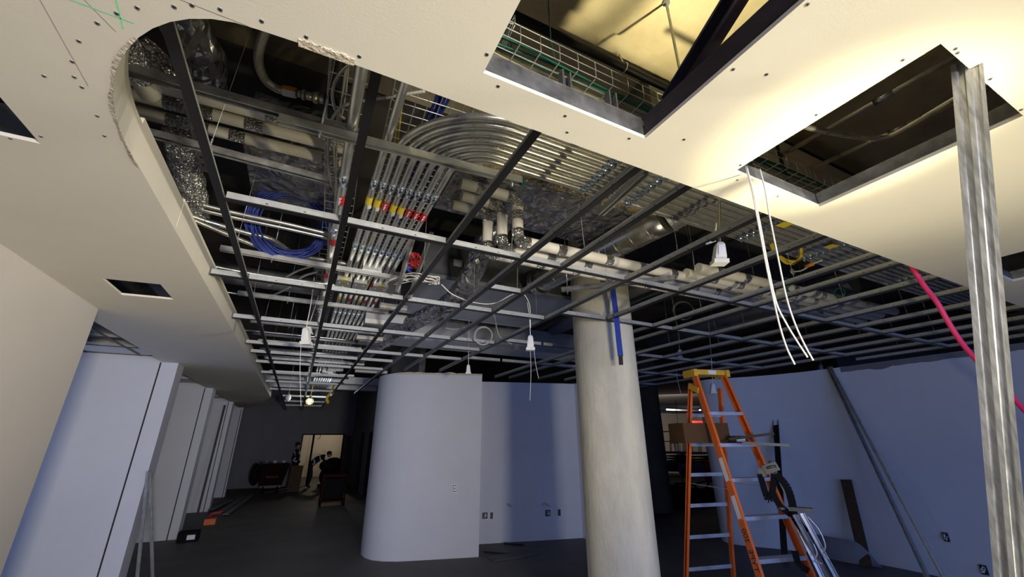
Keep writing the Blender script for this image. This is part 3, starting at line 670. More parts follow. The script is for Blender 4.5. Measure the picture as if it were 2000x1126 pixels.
# ================================================================== WHITE INSULATED PIPES
def inspipe(path, r, bands, label, group, elbows=()):
    P = [V(p) for p in path]; t = thing('insulated_pipe', label, 'pipe', P[0], group)
    Q = [P[0]]
    for i in range(1, len(P)-1):          # mitred corners softened
        a = (P[i-1]-P[i]).normalized(); c = (P[i+1]-P[i]).normalized(); k = r*1.05
        Q += [P[i]+a*k, P[i]+a*k*.35+c*k*.35, P[i]+c*k]
    Q.append(P[-1])
    obj('jacket', MB().tube(Q, r, 18), 'white', t)
    for i, a, c in bands:
        p, q = P[i], P[i+1]; d = (q-p).normalized()
        R = resample([p+d*a, p+d*c], .02)
        obj('foil_band', MB().tube(R, r+.0022, 18, jit=.012, caps=False), 'foil', t)
    for i in elbows:
        a = (P[i-1]-P[i]).normalized(); c = (P[i+1]-P[i]).normalized()
        R = [P[i]+a*r*2.2, P[i]+a*r*1.05, P[i]+(a+c)*r*.36, P[i]+c*r*1.05, P[i]+c*r*2.2]
        obj('foil_elbow', MB().tube(R, r*1.09, 18, jit=.04), 'foil', t)
    return t
gp = 'white insulated pipes at the rounded corner'
for k, (c0, bd, nm) in enumerate([((384, 187), [(0, .0, .17), (0, .86, 1.01)], 'nearest to the slab edge'), ((419, 224), [(0, .0, .10), (0, .38, .60), (0, .75, .84)], 'middle one of the three'), ((428, 257), [(0, .36, .56), (0, .66, .74), (0, 1.16, 1.26)], 'lowest in view of the three')]):
    p = atz(*c0, 3.5); inspipe([(-1.28, p.y+.02, 3.5), (.0, p.y-.02, 3.5)], .034, bd, 'white insulated pipe with foil bands at the rounded corner, '+nm, gp)
gp = 'white insulated pipes that drop before the foil duct'
for k, (Y, x0, xd, nm) in enumerate([(2.42, .80, 1.27, 'nearest'), (2.57, .86, 1.21, 'middle'), (2.72, .84, 1.15, 'rearmost')]):
    bd = [(0, .12+.1*k, .20+.1*k)]+([(1, .12, .20)] if k == 0 else [])
    x = .34+.05*k
    while x < 4.6: bd.append((2, x, x+.075)); x += random.choice((.30, .36, .46))
    inspipe([(x0, Y, 3.57), (xd, Y, 3.57), (xd, Y, 3.20), (6.3, Y-.1, 3.20)], .043, bd, 'white pipe with foil bands stepping down before the foil duct, %s of the three' % nm, gp, (1, 2))
for k, Y in enumerate((2.15, 2.285)):
    bd = []; x = .2+.1*k
    while x < 2.6: bd.append((0, x, x+.075)); x += random.choice((.36, .46))
    inspipe([(2.95, Y+.05, 3.21), (6.2, Y-.05, 3.21)], .044, bd, ['white insulated pipe beyond the spiral duct elbow, nearer the gypsum edge', 'white insulated pipe beyond the spiral duct elbow, next to the stepping pipes'][k], 'white insulated pipes beyond the elbow')
for k, (px, py) in enumerate([(1535, 552), (1640, 571), (1600, 596)]):
    p = atz(px, py, 3.23); b = MB().ring(p, (1, 0, 0), .05, .006, 14, 6).cyl(p+V((0, 0, -.05)), p+V((0, 0, -.09)), .008, 8).bar(p+V((-.03, 0, -.09)), p+V((.03, 0, -.09)), .02, .012)
    tag(obj('valve', b, 'green'), ['green valve handle on the white pipes, nearest the dangling wires', 'green valve handle on the white pipes, nearest the gypsum edge', 'green valve handle lowest on the white pipes'][k], 'valve')
# silver jacketed pipe at the corner
p, q = atz(232, 55, 3.34), atz(280, 158, 3.34)
inspipe([p-(q-p)*.9, q+(q-p)*.3], .045, [(0, 0, .9*(q-p).length+.26)], 'silver and white jacketed pipe at the rounded corner of the opening', None)
# slotted angle and channels over the rounded corner
a, c = atz(357, 150, 3.36), atz(400, 335, 3.36)
b = MB().bar(a, c, .045, .003).bar(a+V((.022, 0, .02)), c+V((.022, 0, .02)), .003, .04)
for i in range(1, 10):
    m_ = a.lerp(c, i/10); b.bar(m_-V((.004, .011, .0022)), m_+V((.004, .011, -.0022)), .012, .001, mi=1)
tag(obj('slotted_angle', b, ['galvd', 'black']), 'slotted steel angle crossing the three white pipes', 'steel angle')
a, c = atz(222, 128, 3.28), atz(700, 262, 3.28)
tag(obj('steel_channel', MB().chan(a, c, .041, .041, .003, (0, 0, -1), .009), 'galvd'), 'long steel channel across the rounded corner, beyond the silver pipe', 'strut')
a, c = atz(285, 258, 3.22), atz(640, 352, 3.22)
tag(obj('steel_channel', MB().chan(a, c, .036, .036, .003, (0, 0, -1), .008), 'galvd'), 'steel channel just below the three white pipes', 'strut')
a, c = atz(395, 58, 3.7), atz(325, 160, 3.7)
tag(obj('brace_rod', MB().chan(a, c, .03, .02, .003), 'galvd'), 'thin bright brace crossing the black tee in the rounded corner', 'brace')
# ================================================================== LEFT CONDUITS
def pconduit(pts, z, r, label, m='conduit', cup=None):
    P = spline([atz(x, y, z) for x, y in pts], 8); t = thing('conduit', label, 'conduit', P[0])
    obj('tube', MB().tube(P, r, 12), m, t)
    if cup is not None:
        p = P[cup]; d = (P[cup+1]-p).normalized(); obj('coupling', MB().tube([p-d*.05, p-d*.045, p+d*.045, p+d*.05], [r*1.25, r*1.18, r*1.18, r*1.25], 12), 'zinc', t)
    return t
pconduit([(330, 405), (405, 432), (480, 454), (530, 467), (580, 497), (640, 508), (690, 518), (735, 545)], 3.36, .020, 'grey steel conduit with a long double bend before the blue coil', cup=9)
pconduit([(355, 420), (460, 464), (560, 503), (600, 515)], 3.30, .018, 'bright straight conduit slanting under the blue coil')
pconduit([(380, 512), (470, 530), (560, 544), (680, 560)], 3.27, .014, 'straight steel conduit below the blue coil')
pconduit([(395, 543), (470, 553), (520, 558), (550, 545), (590, 525), (650, 512), (700, 520)], 3.33, .011, 'thin conduit with a shallow upward bend near the fascia')
pconduit([(420, 566), (480, 576), (520, 579), (560, 563), (590, 540), (620, 530)], 3.31, .012, 'thin conduit with a deeper upward bend near the fascia')
pconduit([(360, 392), (470, 418), (560, 437), (640, 456)], 3.40, .016, 'straight conduit passing over the top of the blue coil')
pconduit([(365, 403), (470, 427), (560, 446), (640, 464)], 3.40, .016, 'second straight conduit passing over the blue coil')
pconduit([(430, 640), (540, 650), (690, 665)], 3.28, .013, 'thin conduit crossing the hall past the dark round duct')
pconduit([(455, 690), (560, 696), (690, 706)], 3.25, .013, 'thin conduit crossing the hall, second past the round duct')
pconduit([(480, 722), (560, 727), (690, 735)], 3.25, .016, 'thin conduit crossing the hall, third past the round duct')
# more services deep over the hall, where they show only as streaks
for i, y in enumerate((6.5, 7.7, 9.2, 11.0, 12.2)):
    b = MB().tube([(-.75, y, 3.2+.02*i), (.95, y+.05, 3.2+.02*i)], .02+.01*(i % 2), 10)
    tag(obj('conduit', b, 'conduit' if i % 2 else 'duct'), ['first','second','third','fourth','fifth'][i]+' crossing pipe along the far half of the conduit run', 'pipe')
tag(obj('duct', MB().box((-1.6, 13.0, 3.36), (2.2, 13.3, 3.56)), 'duct'), 'lit grey cross duct just past the hall lamp', 'duct')
tag(obj('duct', MB().box((-1.6, 14.6, 3.36), (2.2, 15.0, 3.6)), 'duct'), 'second grey cross duct past the hall lamp', 'duct')
# ================================================================== HOSE, FLEX, COILS
P = spline([atz(528, 40, 3.72), atz(516, 66, 3.70), atz(506, 98, 3.68), atz(506, 128, 3.68), atz(518, 156, 3.68), atz(538, 172, 3.68), atz(556, 177, 3.68)], 10)
t = thing('sprinkler_hose', 'braided steel hose with an orange band dropping into the rounded opening', 'hose', P[-1])
Q = resample(P, .006); obj('hose', MB().tube(Q, [.0235 if i % 2 else .0215 for i in range(len(Q))], 14), 'braid', t)
h0, h1 = atz(553, 176, 3.68), atz(579, 182, 3.68); d = (h1-h0).normalized()
obj('orange_band', MB().tube([h0, h1], .029, 16), 'orange', t); obj('white_band', MB().tube([h0+V((0, 0, -.004)), h1+V((0, 0, -.004))], .0268, 16), 'paper', t)
b = MB(); 
for s, e, r in ((0, .03, .020), (.03, .045, .030), (.045, .09, .024), (.09, .115, .033), (.115, .17, .026)): b.tube([h1+d*s, h1+d*e], r, 8 if r > .028 else 14)
obj('fitting', b, 'braid', t)
e0 = h1+d*.19; v = MB().ball(e0, .045, 8).tube([h1+d*.15, e0], .036, 14)
upv = (atz(668, 100, 3.9)-e0)
v.tube([e0, e0+upv.normalized()*.07], .040, 14).tube([e0, e0+upv*1.8], .032, 14)
tag(obj('sprinkler_pipe', v, 'blackm'), 'black iron pipe and elbow at the end of the braided hose', 'pipe')
def flexcable(pts, z, r, label, m='braid', step=.0075):
    P = resample(spline([atz(x, y, z) if len(q) == 2 else atz(q[0], q[1], q[2]) for q in pts for x, y in [q[:2]]], 10), step)
    return tag(obj('flex_cable', MB().tube(P, [r if i % 2 else r*.80 for i in range(len(P))], 10), m), label, 'cable')
flexcable([(712, 112), (688, 122), (668, 138), (654, 160), (649, 185), (653, 208), (662, 222), (674, 232)], 3.42, .0095, 'armoured cable in a C-shaped loop beside the black tee')
flexcable([(830, 178), (790, 184), (745, 192), (700, 198), (672, 206), (655, 222), (645, 245), (641, 285), (642, 330), (648, 360), (660, 386)], 3.40, .0085, 'long armoured cable arching down to the single conduit', 'grey')
def coil(c, axis, R, n, r, m, label, spread=.02, kids=()):
    c = V(c); ax = V(axis).normalized(); x = ax.orthogonal().normalized(); y = ax.cross(x); b = MB()
    for k in range(n):
        o = c+ax*random.uniform(-spread, spread)+x*random.uniform(-spread, spread)*.7+y*random.uniform(-spread, spread)*.7
        rr = R*random.uniform(.93, 1.04); e = random.uniform(-.03, .03)
        b.tube([o+(x*math.cos(2*math.pi*i/36)*(1+e)+y*math.sin(2*math.pi*i/36)*(1-e))*rr for i in range(36)], r, 6, closed=True)
    return tag(obj('cable_coil', b, m), label, 'cable coil')
c = atz(566, 438, 3.50); coil(c, (c-CAM)+V((-.3, .2, .3)), .275, 30, .0065, 'blue', 'big coil of blue data cable hung under the dark foil duct', .055)
c = aty(1335, 606, 4.3); coil(c, (c-CAM), .15, 5, .004, 'grey', 'loose coil of thin grey cable beside the concrete column', .012)
c = aty(944, 655, 4.6); coil(c, (c-CAM)+V((.8, 0, 0)), .11, 4, .005, 'grey', 'small coil of grey cable above the rounded wall', .012)
P0 = [atz(1508, 478, 3.25), atz(1516, 497, 3.2), atz(1540, 512, 3.19), atz(1560, 506, 3.2), atz(1565, 488, 3.25)]
b = MB()
for k in range(5): b.tube(spline([p+V((random.uniform(-.02, .02), random.uniform(-.015, .015), random.uniform(-.02, .02))) for p in P0], 8), .0065, 6)
tag(obj('cable_loop', b, 'yellowc'), 'drooping loops of yellow cable beyond the hanging white wires', 'cable')
p, q = atz(1548, 530, 3.22), atz(1606, 508, 3.22); d = q-p
t = thing('fixture_whip', 'short wire with an orange connector under the yellow cable loops', 'connector', p)
obj('wire', MB().tube(spline([p, p+d*.3+V((0, 0, -.02)), p+d*.7, q], 6), .006, 6), 'wirew', t)
obj('connector', MB().tube([p+d*.45, p+d*.72], .016, 10), 'orange', t); obj('clip', MB().ring(p, d, .022, .008, 12, 6), 'galv', t)
for k, (px, py, z) in enumerate([(1530, 440, 3.27), (1622, 482, 3.27)]):
    p = atz(px, py, z); tag(obj('yellow_tag', MB().add([p+V((-.05, -.035, 0)), p+V((.05, -.045, .002)), p+V((.05, .025, .004)), p+V((-.05, .03, 0)), p+V((-.05, -.035, .002)), p+V((.05, -.045, .004)), p+V((.05, .025, .006)), p+V((-.05, .03, .002))], [(0,3,2,1),(4,5,6,7),(0,1,5,4),(1,2,6,5),(2,3,7,6),(3,0,4,7)]), 'yellow'), ['yellow tag under the conduits nearest the dangling white wires', 'yellow tag under a steel box beyond the dangling white wires'][k], 'tag')
p = atz(1622, 478, 3.285); tag(obj('pull_box', MB().box((p.x-.12, p.y-.12, p.z), (p.x+.14, p.y+.12, p.z+.10)).box((p.x-.125, p.y-.125, p.z-.004), (p.x+.145, p.y+.125, p.z+.004)), 'galvd'), 'steel pull box under the conduits carrying a yellow tag', 'junction box')
# red cable bundle in a clear bag and two hanging stud off-cuts
c = atz(808, 508, 3.22); b = MB()
for k in range(9):
    b.tube(spline([c+V((random.uniform(-.05, .05), random.uniform(-.05, .05), random.uniform(-.07, .07))) for _ in range(6)], 6), .008, 6)
tag(obj('cable_bundle', b, 'redp'), 'tangled bundle of red cable between two hanging steel off-cuts', 'cable')
c = atz(797, 525, 3.15); tag(obj('cable_bundle', MB().tube(spline([c+V((random.uniform(-.04, .04), random.uniform(-.03, .03), random.uniform(-.02, .02))) for _ in range(7)], 6), .008, 6), 'strap'), 'small blue wire knot under the red cable bundle', 'cable')
for k, (a, c, nm) in enumerate([((808, 462), (775, 570), 'shorter'), ((843, 453), (799, 583), 'longer')]):
    p, q = aty(*a, 3.05+.1*k), aty(*c, 3.25+.1*k)
    tag(obj('stud_offcut', MB().chan(p, q, .035, .02, .002, (.7, .5, 0), .004), 'galvd'), '%s galvanized stud off-cut hanging by the red cable bundle' % nm, 'stud')
b = MB()
for k in range(7): b.tube(spline([atz(770+random.uniform(-25, 15), 548+random.uniform(-8, 8), 3.1), atz(800, 545+random.uniform(-12, 10), 3.1), atz(840, 548+random.uniform(-10, 8), 3.08), atz(858, 545+random.uniform(-6, 8), 3.08), atz(845+random.uniform(-20, 10), 555, 3.06)], 6), .0045, 6)
tag(obj('cable_bundle', b, 'wirew'), 'loose tangle of white cable resting on the grid by the stud off-cuts', 'cable')
tag(obj('white_cable', MB().tube(spline([aty(862, 555, 3.4), aty(885, 575, 3.45), aty(925, 590, 3.5), aty(965, 592, 3.55), aty(1000, 575, 3.6), aty(1020, 572, 3.6), aty(1034, 595, 3.6), aty(1036, 640, 3.6)], 8), .0055, 6), 'wirew'), 'white cable sagging along the grid to the pair of hanging outlets', 'cable')
tag(obj('white_cable', MB().tube(spline([aty(870, 640, 4.6), aty(895, 642, 4.6), aty(930, 630, 4.6), aty(962, 612, 4.6), aty(975, 655, 4.6), aty(1000, 672, 4.6)], 8), .006, 6), 'grey'), 'grey cable drooping above the rounded wall', 'cable')
# lit pale blocks beside the conduit run
for k, (px, py, z, sx, sy, nm) in enumerate([(768, 604, 3.12, .28, .07, 'nearest the stud off-cuts'), (735, 633, 3.10, .26, .07, 'second along the run'), (722, 664, 3.10, .34, .09, 'third along the run'), (725, 728, 3.05, .6, .12, 'largest, over the rounded wall')]):
    p = atz(px, py, z); t = thing('strip_light', 'pale unlit strip fixture lying on the grid, '+nm, 'light fixture', p)
    obj('housing', MB().box((p.x-sx/2, p.y-sy/2, p.z), (p.x+sx/2, p.y+sy/2, p.z+.05)), 'white', t); obj('end_plate', MB().box((p.x-sx/2-.006, p.y-sy/2-.004, p.z-.004), (p.x-sx/2, p.y+sy/2+.004, p.z+.055)), 'galv', t)
# ================================================================== HANGING OUTLETS
def pendant(px, ytop, y0, y1, Y, label, flex=False, s=1., xt=None):
    p0, p1 = aty(px, y0, Y), aty(px, y1, Y); top_ = aty(xt if xt else px, ytop, Y); h = (p0.z-p1.z); d = (p1-p0)
    t = thing('hanging_outlet', label, 'outlet', p1)
    rt = RT*1; wv = h*.21*s; dp = h*.17
    def ring_(z, w2, d2): return [p0+d*z+rt*a*w2+V((rt.y, -rt.x, 0))*bb*d2*-1 for a, bb in ((-1,-1),(1,-1),(1,1),(-1,1))]
    b = MB(); L = [ring_(0, wv*.45, dp*.6), ring_(.12, wv*.75, dp*.9), ring_(.70, wv*1.05, dp), ring_(.80, wv*1.0, dp), ring_(.82, wv*1.35, dp*1.25), ring_(1, wv*1.4, dp*1.25)]
    v = [q for l in L for q in l]; f = [(4*i+k, 4*i+(k+1) % 4, 4*i+4+(k+1) % 4, 4*i+4+k) for i in range(5) for k in range(4)]+[(3, 2, 1, 0), (20, 21, 22, 23)]
    b.add(v, f); obj('body', b, 'plastic', t)
    fv = V((rt.y, -rt.x, 0)); 
    if fv.dot(CAM-p0) < 0: fv = -fv
    b = MB(); c0 = p0+d*.22+fv*(dp*1.02); c1 = p0+d*.66+fv*(dp*1.05); b.bar(c0, c1, wv*1.1, .006, up=fv); obj('cover_plate', b, 'paper', t)
    cp = spline([top_, top_.lerp(p0, .5)+V((.008, .0, 0)), p0], 8)
    if flex:
        cp = resample(cp, .006); obj('flex_cord', MB().tube(cp, [.010 if i % 2 else .008 for i in range(len(cp))], 10), 'braid', t)
    else: obj('cord', MB().tube(cp, .004, 6), 'wirew', t)
    return t
t = pendant(1405, 300, 474, 516, 1.45, 'big white outlet on a ribbed flexible cord at the gypsum edge', True, xt=1402)
p = aty(1385, 470, 1.5); tag(obj('bent_clip', MB().bar(aty(1380, 476, 1.5), aty(1396, 470, 1.5), .01, .012).bar(aty(1396, 471, 1.5), aty(1398, 436, 1.5), .010, .01), 'plastic'), 'white bent clip hanging just beside the big ribbed outlet', 'clip')
pendant(1036, 590, 655, 684, 3.6, 'white outlet hanging on twin cords from the grid before the rounded wall', xt=1030)
pendant(598, 540, 640, 673, 4.4, 'longest hanging white outlet over the hall', xt=614)
pendant(604, 540, 632, 652, 4.9, 'short hanging white outlet over the hall, beside a longer one', xt=632)
pendant(1327, 640, 682, 700, 5.0, 'small white outlet hanging just past the column', xt=1324)
pendant(1392, 620, 748, 768, 4.4, 'dim white outlet hanging behind the yellow ladder top', xt=1383)
pendant(1602, 700, 712, 730, 5.0, 'tiny white outlet hanging near the head of the far curved wall')
pendant(915, 520, 712, 730, 5.4, 'small pale outlet hanging over the rounded wall')
pendant(1282, 745, 778, 790, 9.5, 'tiny white outlet hanging in the dark beyond the column')
for k, (pts, Y, nm) in enumerate([([(1036, 684), (1037, 730), (1035, 782)], 3.6, 'long thin pull string below the twin-cord outlet'), ([(1043, 684), (1047, 715), (1052, 738)], 3.6, 'short thin string below the twin-cord outlet'), ([(588, 673), (586, 720), (588, 792)], 4.4, 'thin white string dangling below the longest hall outlet'), ([(1321, 726), (1324, 745), (1330, 768)], 4.6, 'loose wire end hanging beside the ladder top')]):
    tag(obj('string', MB().tube(spline([aty(x, y, Y) for x, y in pts], 6), .0022, 5), 'wirew'), nm, 'string')
# wires dangling out of the smaller opening
for k, (pts, nm) in enumerate([([(1456, 325), (1468, 370), (1480, 430), (1497, 520), (1512, 590), (1524, 640), (1537, 680), (1552, 711)], 'thick white wire dangling from the smaller opening, longest of the three'), ([(1458, 325), (1470, 370), (1483, 430), (1500, 520), (1516, 590), (1535, 630), (1558, 668), (1577, 697)], 'white wire dangling beside the longest one, curling away at its end'), ([(1484, 330), (1493, 365), (1503, 420), (1519, 500), (1536, 580), (1552, 630), (1570, 670), (1588, 703)], 'white wire dangling apart from the other two')]):
    tag(obj('dangling_wire', MB().tube(spline([aty(x, y, .872-.004*k) for x, y in pts], 8), .0033, 8), 'wirew'), nm, 'wire')
# blue strap over the column
b = MB(); pts = [(1193, 540), (1199, 580), (1204, 620), (1208, 660), (1212, 695)]
P = [aty(x, y, 3.12) for x, y in pts]
for i in range(4): b.bar(P[i], P[i+1], .055, .003, up=(-.63, -.77, 0))
t = thing('strap', 'blue webbing strap hanging down the face of the concrete column', 'strap', P[-1]); obj('webbing', b, 'strap', t)
q = aty(1213, 712, 3.12); obj('buckle', MB().bar(P[-1]+V((0, 0, .005)), q, .042, .012, up=(-.63, -.77, 0)), 'black', t)
# pink hose
P = spline([(3.90, 1.20, 3.3)]+[aty(x, y, 1.12) for x, y in [(1780, 520), (1803, 555), (1830, 590), (1850, 625), (1872, 660), (1893, 687), (1915, 710), (1945, 738), (1970, 763), (2000, 800)]]+[(5.6, 1.1, 1.5), (6.0, 1.1, .6), (6.1, 1.2, .012)], 8)
tag(obj('hose', MB().tube(P, .017, 10), 'pink'), 'pink hose drooping from the gypsum ceiling edge behind the upright stud', 'hose')
# projected laser lines, painted as thin green strips on the gypsum ceiling
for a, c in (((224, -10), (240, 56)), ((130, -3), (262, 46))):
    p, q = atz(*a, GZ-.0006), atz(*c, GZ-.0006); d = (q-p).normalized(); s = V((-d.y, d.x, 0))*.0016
    obj('painted_laser_line', MB().add([p-s, q-s, q+s, p+s], [(0, 1, 2, 3)]), 'laserpaint' if 'laserpaint' in M else 'green', ceil)

# ================================================================== LEANING STUDS AND BOARDS
def ath(x, y, D):        # point on a picture ray at horizontal distance D
    d = ray(x, y); return CAM + d*(D/math.hypot(d.x, d.y))
p, q = atz(1887, 118, GZ+.03), ath(1976, 1126, 1.98); q = p+(q-p)*((p.z-.0)/(p.z-q.z)); q.z = 0
t = thing('steel_stud', 'tall galvanized stud leaning up into the smaller ceiling opening', 'stud', q)
d = (q-p).normalized(); face = (CAM-(p+q)/2); face = (face-d*face.dot(d)).normalized()
fr_ = [(-.033,.0),(-.0255,.0),(-.022,-.0055),(-.0105,-.0055),(-.007,.002),(.004,.002),(.0075,-.0055),(.019,-.0055),(.0225,.0),(.033,.0)]
pr = fr_+[(x*.94, y-.0025) for x, y in fr_[::-1]]
obj('web', MB().prof(pr[::-1], p, q, face), 'studm', t)
for s in (-1, 1):
    b = MB(); sd = face.cross(d)*s*.0335-face*.019; b.bar(p+sd, q+sd, .0018, .038, up=face)
    b.bar(p+sd*.85-face*.018, q+sd*.85-face*.018, .009, .002, up=face); obj('flange', b, 'studm', t)
b = MB().chan(aty(1533, 1096, 4.68), aty(1508, 715, 5.0), .085, .04, .003, (-1, -.4, 0), .008)
tag(obj('steel_stud', b, 'black'), 'black upright stud propped before the rounded end of the curved wall', 'stud')
for k, (a, c, xa, xb, m) in enumerate([((1622, 716), (1842, 1128), 8.15, 7.75, 'galv'), ((1618, 716), (1812, 1128), 8.16, 7.72, 'galvd')]):
    p, q = atx(*a, xa), atx(*c, xb); q = p+(q-p)*(p.z/(p.z-q.z))
    tag(obj('steel_stud', MB().chan(p, q, .05, .035, .003, (-1, 0, .2), .008), m), ['bright long stud leaning on the curved wall at a slant', 'darker long stud leaning against the bright slanting one'][k], 'stud')
p, q = atx(1652, 936, 8.10), atx(1690, 1097, 7.88)
q.z = 0.0; b = MB().bar(q, p, .155, .018, up=(-1, 0, 0)); tag(obj('board', b, 'wood'), 'narrow brown board propped on the curved wall', 'board')
b = MB(); pts = []
for i in range(19):
    y = 4.95-.062*i; x = 8.10-.30*math.sin(max(0, (4.95-y))*1.0)*0-.03-.16*math.sin(math.pi*i/18); x = min(x, 8.16)
    pts.append((x-.14, y, .33-.0*i if i < 15 else .33-.02*(i-14)**2*.9))
v = []; 
for x, y, h in pts: v += [(x+.06, y, .004), (x, y, max(h, .05)), (x+.063, y, .004), (x+.003, y, max(h, .05))]
f = []
for i in range(18): f += [(4*i, 4*i+4, 4*i+5, 4*i+1), (4*i+2, 4*i+3, 4*i+7, 4*i+6), (4*i+1, 4*i+5, 4*i+7, 4*i+3)]
b.add(v, f, 0, True); tag(obj('paper_sheet', b, 'wallgrey'), 'curled grey sheet of board standing on the floor along the curved wall', 'sheet')
# studs leaning at the first fin of the hall
for k, (a, c) in enumerate([((293, 921), (298, 1126)), ((289, 921), (268, 1126))]):
    p = atx(*a, -1.705+.02*k); q = atx(*c, -1.46-.10*k); q = p+(q-p)*(p.z/(p.z-q.z)); q.z = 0
    tag(obj('steel_stud', MB().chan(p, q, .034, .022, .0022, (.9, -.5, 0), .004), 'galv'), ['short bright stud leaning at the end of the blue-lit wall', 'second short stud leaning beside the bright one, splayed outward'][k], 'stud')

# ================================================================== STEP LADDER
LU = V((.969, -.233, 0)); LF = V((-.233, -.969, 0)); LC = V((4.02, 3.14, 0)); LZ = 2.50
lad = thing('step_ladder', 'tall orange fibreglass step ladder with a yellow top cap and aluminium steps', 'ladder', LC)
def lp(u, f, z): return LC+LU*u+LF*f+V((0, 0, z))
def rail(u0, f0, z0, u1, f1, s, name, wid=.075):
    p, q = lp(u0, f0, z0), lp(u1, f1, 0.0)
    b = MB(); pr = [(-.013, -wid/2), (.013, -wid/2), (.013, -wid/2+.006), (-.007, -wid/2+.006), (-.007, wid/2-.006), (.013, wid/2-.006), (.013, wid/2), (-.013, wid/2)]
    if s < 0: pr = [(-x, y) for x, y in pr][::-1]
    b.prof(pr, p, q, LF); r = obj(name, b, 'frp', lad)
    obj('foot', MB().bar(q+V((0, 0, .0)), q+V((0, 0, .05)), .05, .09, up=LF), 'rubber', r)
    return p, q, r
FLt, FLb, RL = rail(-.185, .045, 2.45, -.285, .765, -1, 'front_rail'); FRt, FRb, RR = rail(.185, .045, 2.45, .285, .765, 1, 'front_rail')
BLt, BLb, _ = rail(-.19, -.055, 2.33, -.31, -.57, 1, 'rear_rail', .05); BRt, BRb, _ = rail(.19, -.055, 2.33, .31, -.57, -1, 'rear_rail', .05)
b = MB(); ex_ = [(-.14, .0), (.14, .0), (.14, .05), (.10, .06), (-.10, .06), (-.14, .05)]
b.bar(lp(-.19, 0, 2.485), lp(.19, 0, 2.485), .15, .055, up=(0, 0, 1))
obj('top_cap', b, 'cap', lad)
b = MB()
for s in (-1, 1): b.bar(lp(s*.205, -.10, 2.475), lp(s*.205, .10, 2.475), .045, .075, up=(0, 0, 1))
obj('cap_end', b, 'cap', lad)
obj('cap_label', MB().bar(lp(-.03, .077, 2.485), lp(.07, .077, 2.485), .004, .04, up=(0, 0, 1)), 'paper', lad)
def at_rail(a, c, z): return a+(c-a)*((a.z-z)/(a.z-c.z))
for z in (.30, .605, .91, 1.215, 1.52, 1.825, 2.13):
    z2 = z-.09
    p, q = at_rail(FLt, FLb, z2), at_rail(FRt, FRb, z2)
    st = obj('step', MB().chan(p, q, .082, .032, .003, (0, 0, -1), .004), 'alu', lad)
    for e, s in ((p, 1), (q, -1)):
        obj('rivet', MB().ball(e+LU*s*-.014+LF*.03, .006, 5), 'galv', st)
    p, q = at_rail(BLt, BLb, z2), at_rail(BRt, BRb, z2)
    obj('rear_bar', MB().bar(p, q, .004, .035, up=(0, 0, 1)), 'alu', lad)
for a, c, e, g in ((FLt, FLb, BLt, BLb), (FRt, FRb, BRt, BRb)):
    obj('spreader', MB().bar(at_rail(a, c, 1.35), at_rail(e, g, 1.35), .02, .004), 'alu', lad)
b = MB().bar(at_rail(BLt, BLb, 2.33)+V((0, 0, .02)), at_rail(FLt, FLb, 2.28), .05, .06); obj('hinge_bracket', b, 'cap', lad)
# stickers on the outer face of the front rail
dl = (FLb-FLt).normalized(); fo = LF-dl*LF.dot(dl); fo.normalize()
def sticker(z0, z1, m, parent=RL, wdt=.055, off=.0145):
    p, q = at_rail(FLt, FLb, z0)-LU*off, at_rail(FLt, FLb, z1)-LU*off
    return obj('sticker', MB().bar(p, q, wdt, .001, up=-LU), m, parent), (p+q)/2
sticker(1.62, 1.42, 'paper'); sticker(1.30, 1.12, 'paper'); s_, c_ = sticker(.56, .30, 'paper')
lettering('lettering', 'LIGHT', .07, c_-LU*.001, -dl, fo.cross(dl).cross(dl)*-1 if False else fo, 'black', s_)
for z0, z1 in ((1.07, .92), (.88, .76), (.74, .62)):
    c2 = at_rail(FLt, FLb, (z0+z1)/2)-LU*.0142
    lettering('lettering', {1.07: '300', .88: 'TYPE', .74: 'IA'}[z0], .075, c2, -dl, fo, 'black', RL)
# things lying on and hung from the ladder
c = lp(-.20, -.02, 1.752); t = thing('cardboard_box', 'brown cardboard box lying across the ladder step', 'box', c)
b = MB().bar(c-LU*.27+V((0, 0, .10)), c+LU*.27+V((0, 0, .10)), .26, .195, up=(0, 0, 1)); obj('box', b, 'card', t)
obj('label', MB().bar(c+LU*.272+LF*.02+V((0, 0, .04)), c+LU*.272+LF*.02+V((0, 0, .16)), .07, .003, up=LU), 'paper', t)
obj('tape_seam', MB().bar(c-LU*.27+V((0, 0, .1985)), c+LU*.27+V((0, 0, .1985)), .05, .002, up=(0, 0, 1)), 'wood', t)
c = lp(.12, .10, 1.752); t = thing('small_box', 'small grey box with a white label on the ladder step', 'box', c)
obj('box', MB().bar(c-LU*.08+V((0, 0, .035)), c+LU*.13+V((0, 0, .035)), .12, .07, up=(0, 0, 1)), 'card', t)
obj('label', MB().bar(c-LU*.02+LF*.0615+V((0, 0, .036)), c+LU*.09+LF*.0615+V((0, 0, .036)), .003, .05), 'paper', t)
for k, (a, e, m, z) in enumerate([((1424, 857), (1512, 846), 'black', 4.95), ((1450, 864), (1541, 869), 'ductd', 4.85)]):
    tag(obj('steel_channel', MB().chan(ath(*a, z), ath(*e, z), .035, .025, .003, (0, 0, -1), .004), m), ['short black channel sticking out from the boxes on the ladder', 'short grey channel sticking out from the boxes on the ladder'][k], 'strut')
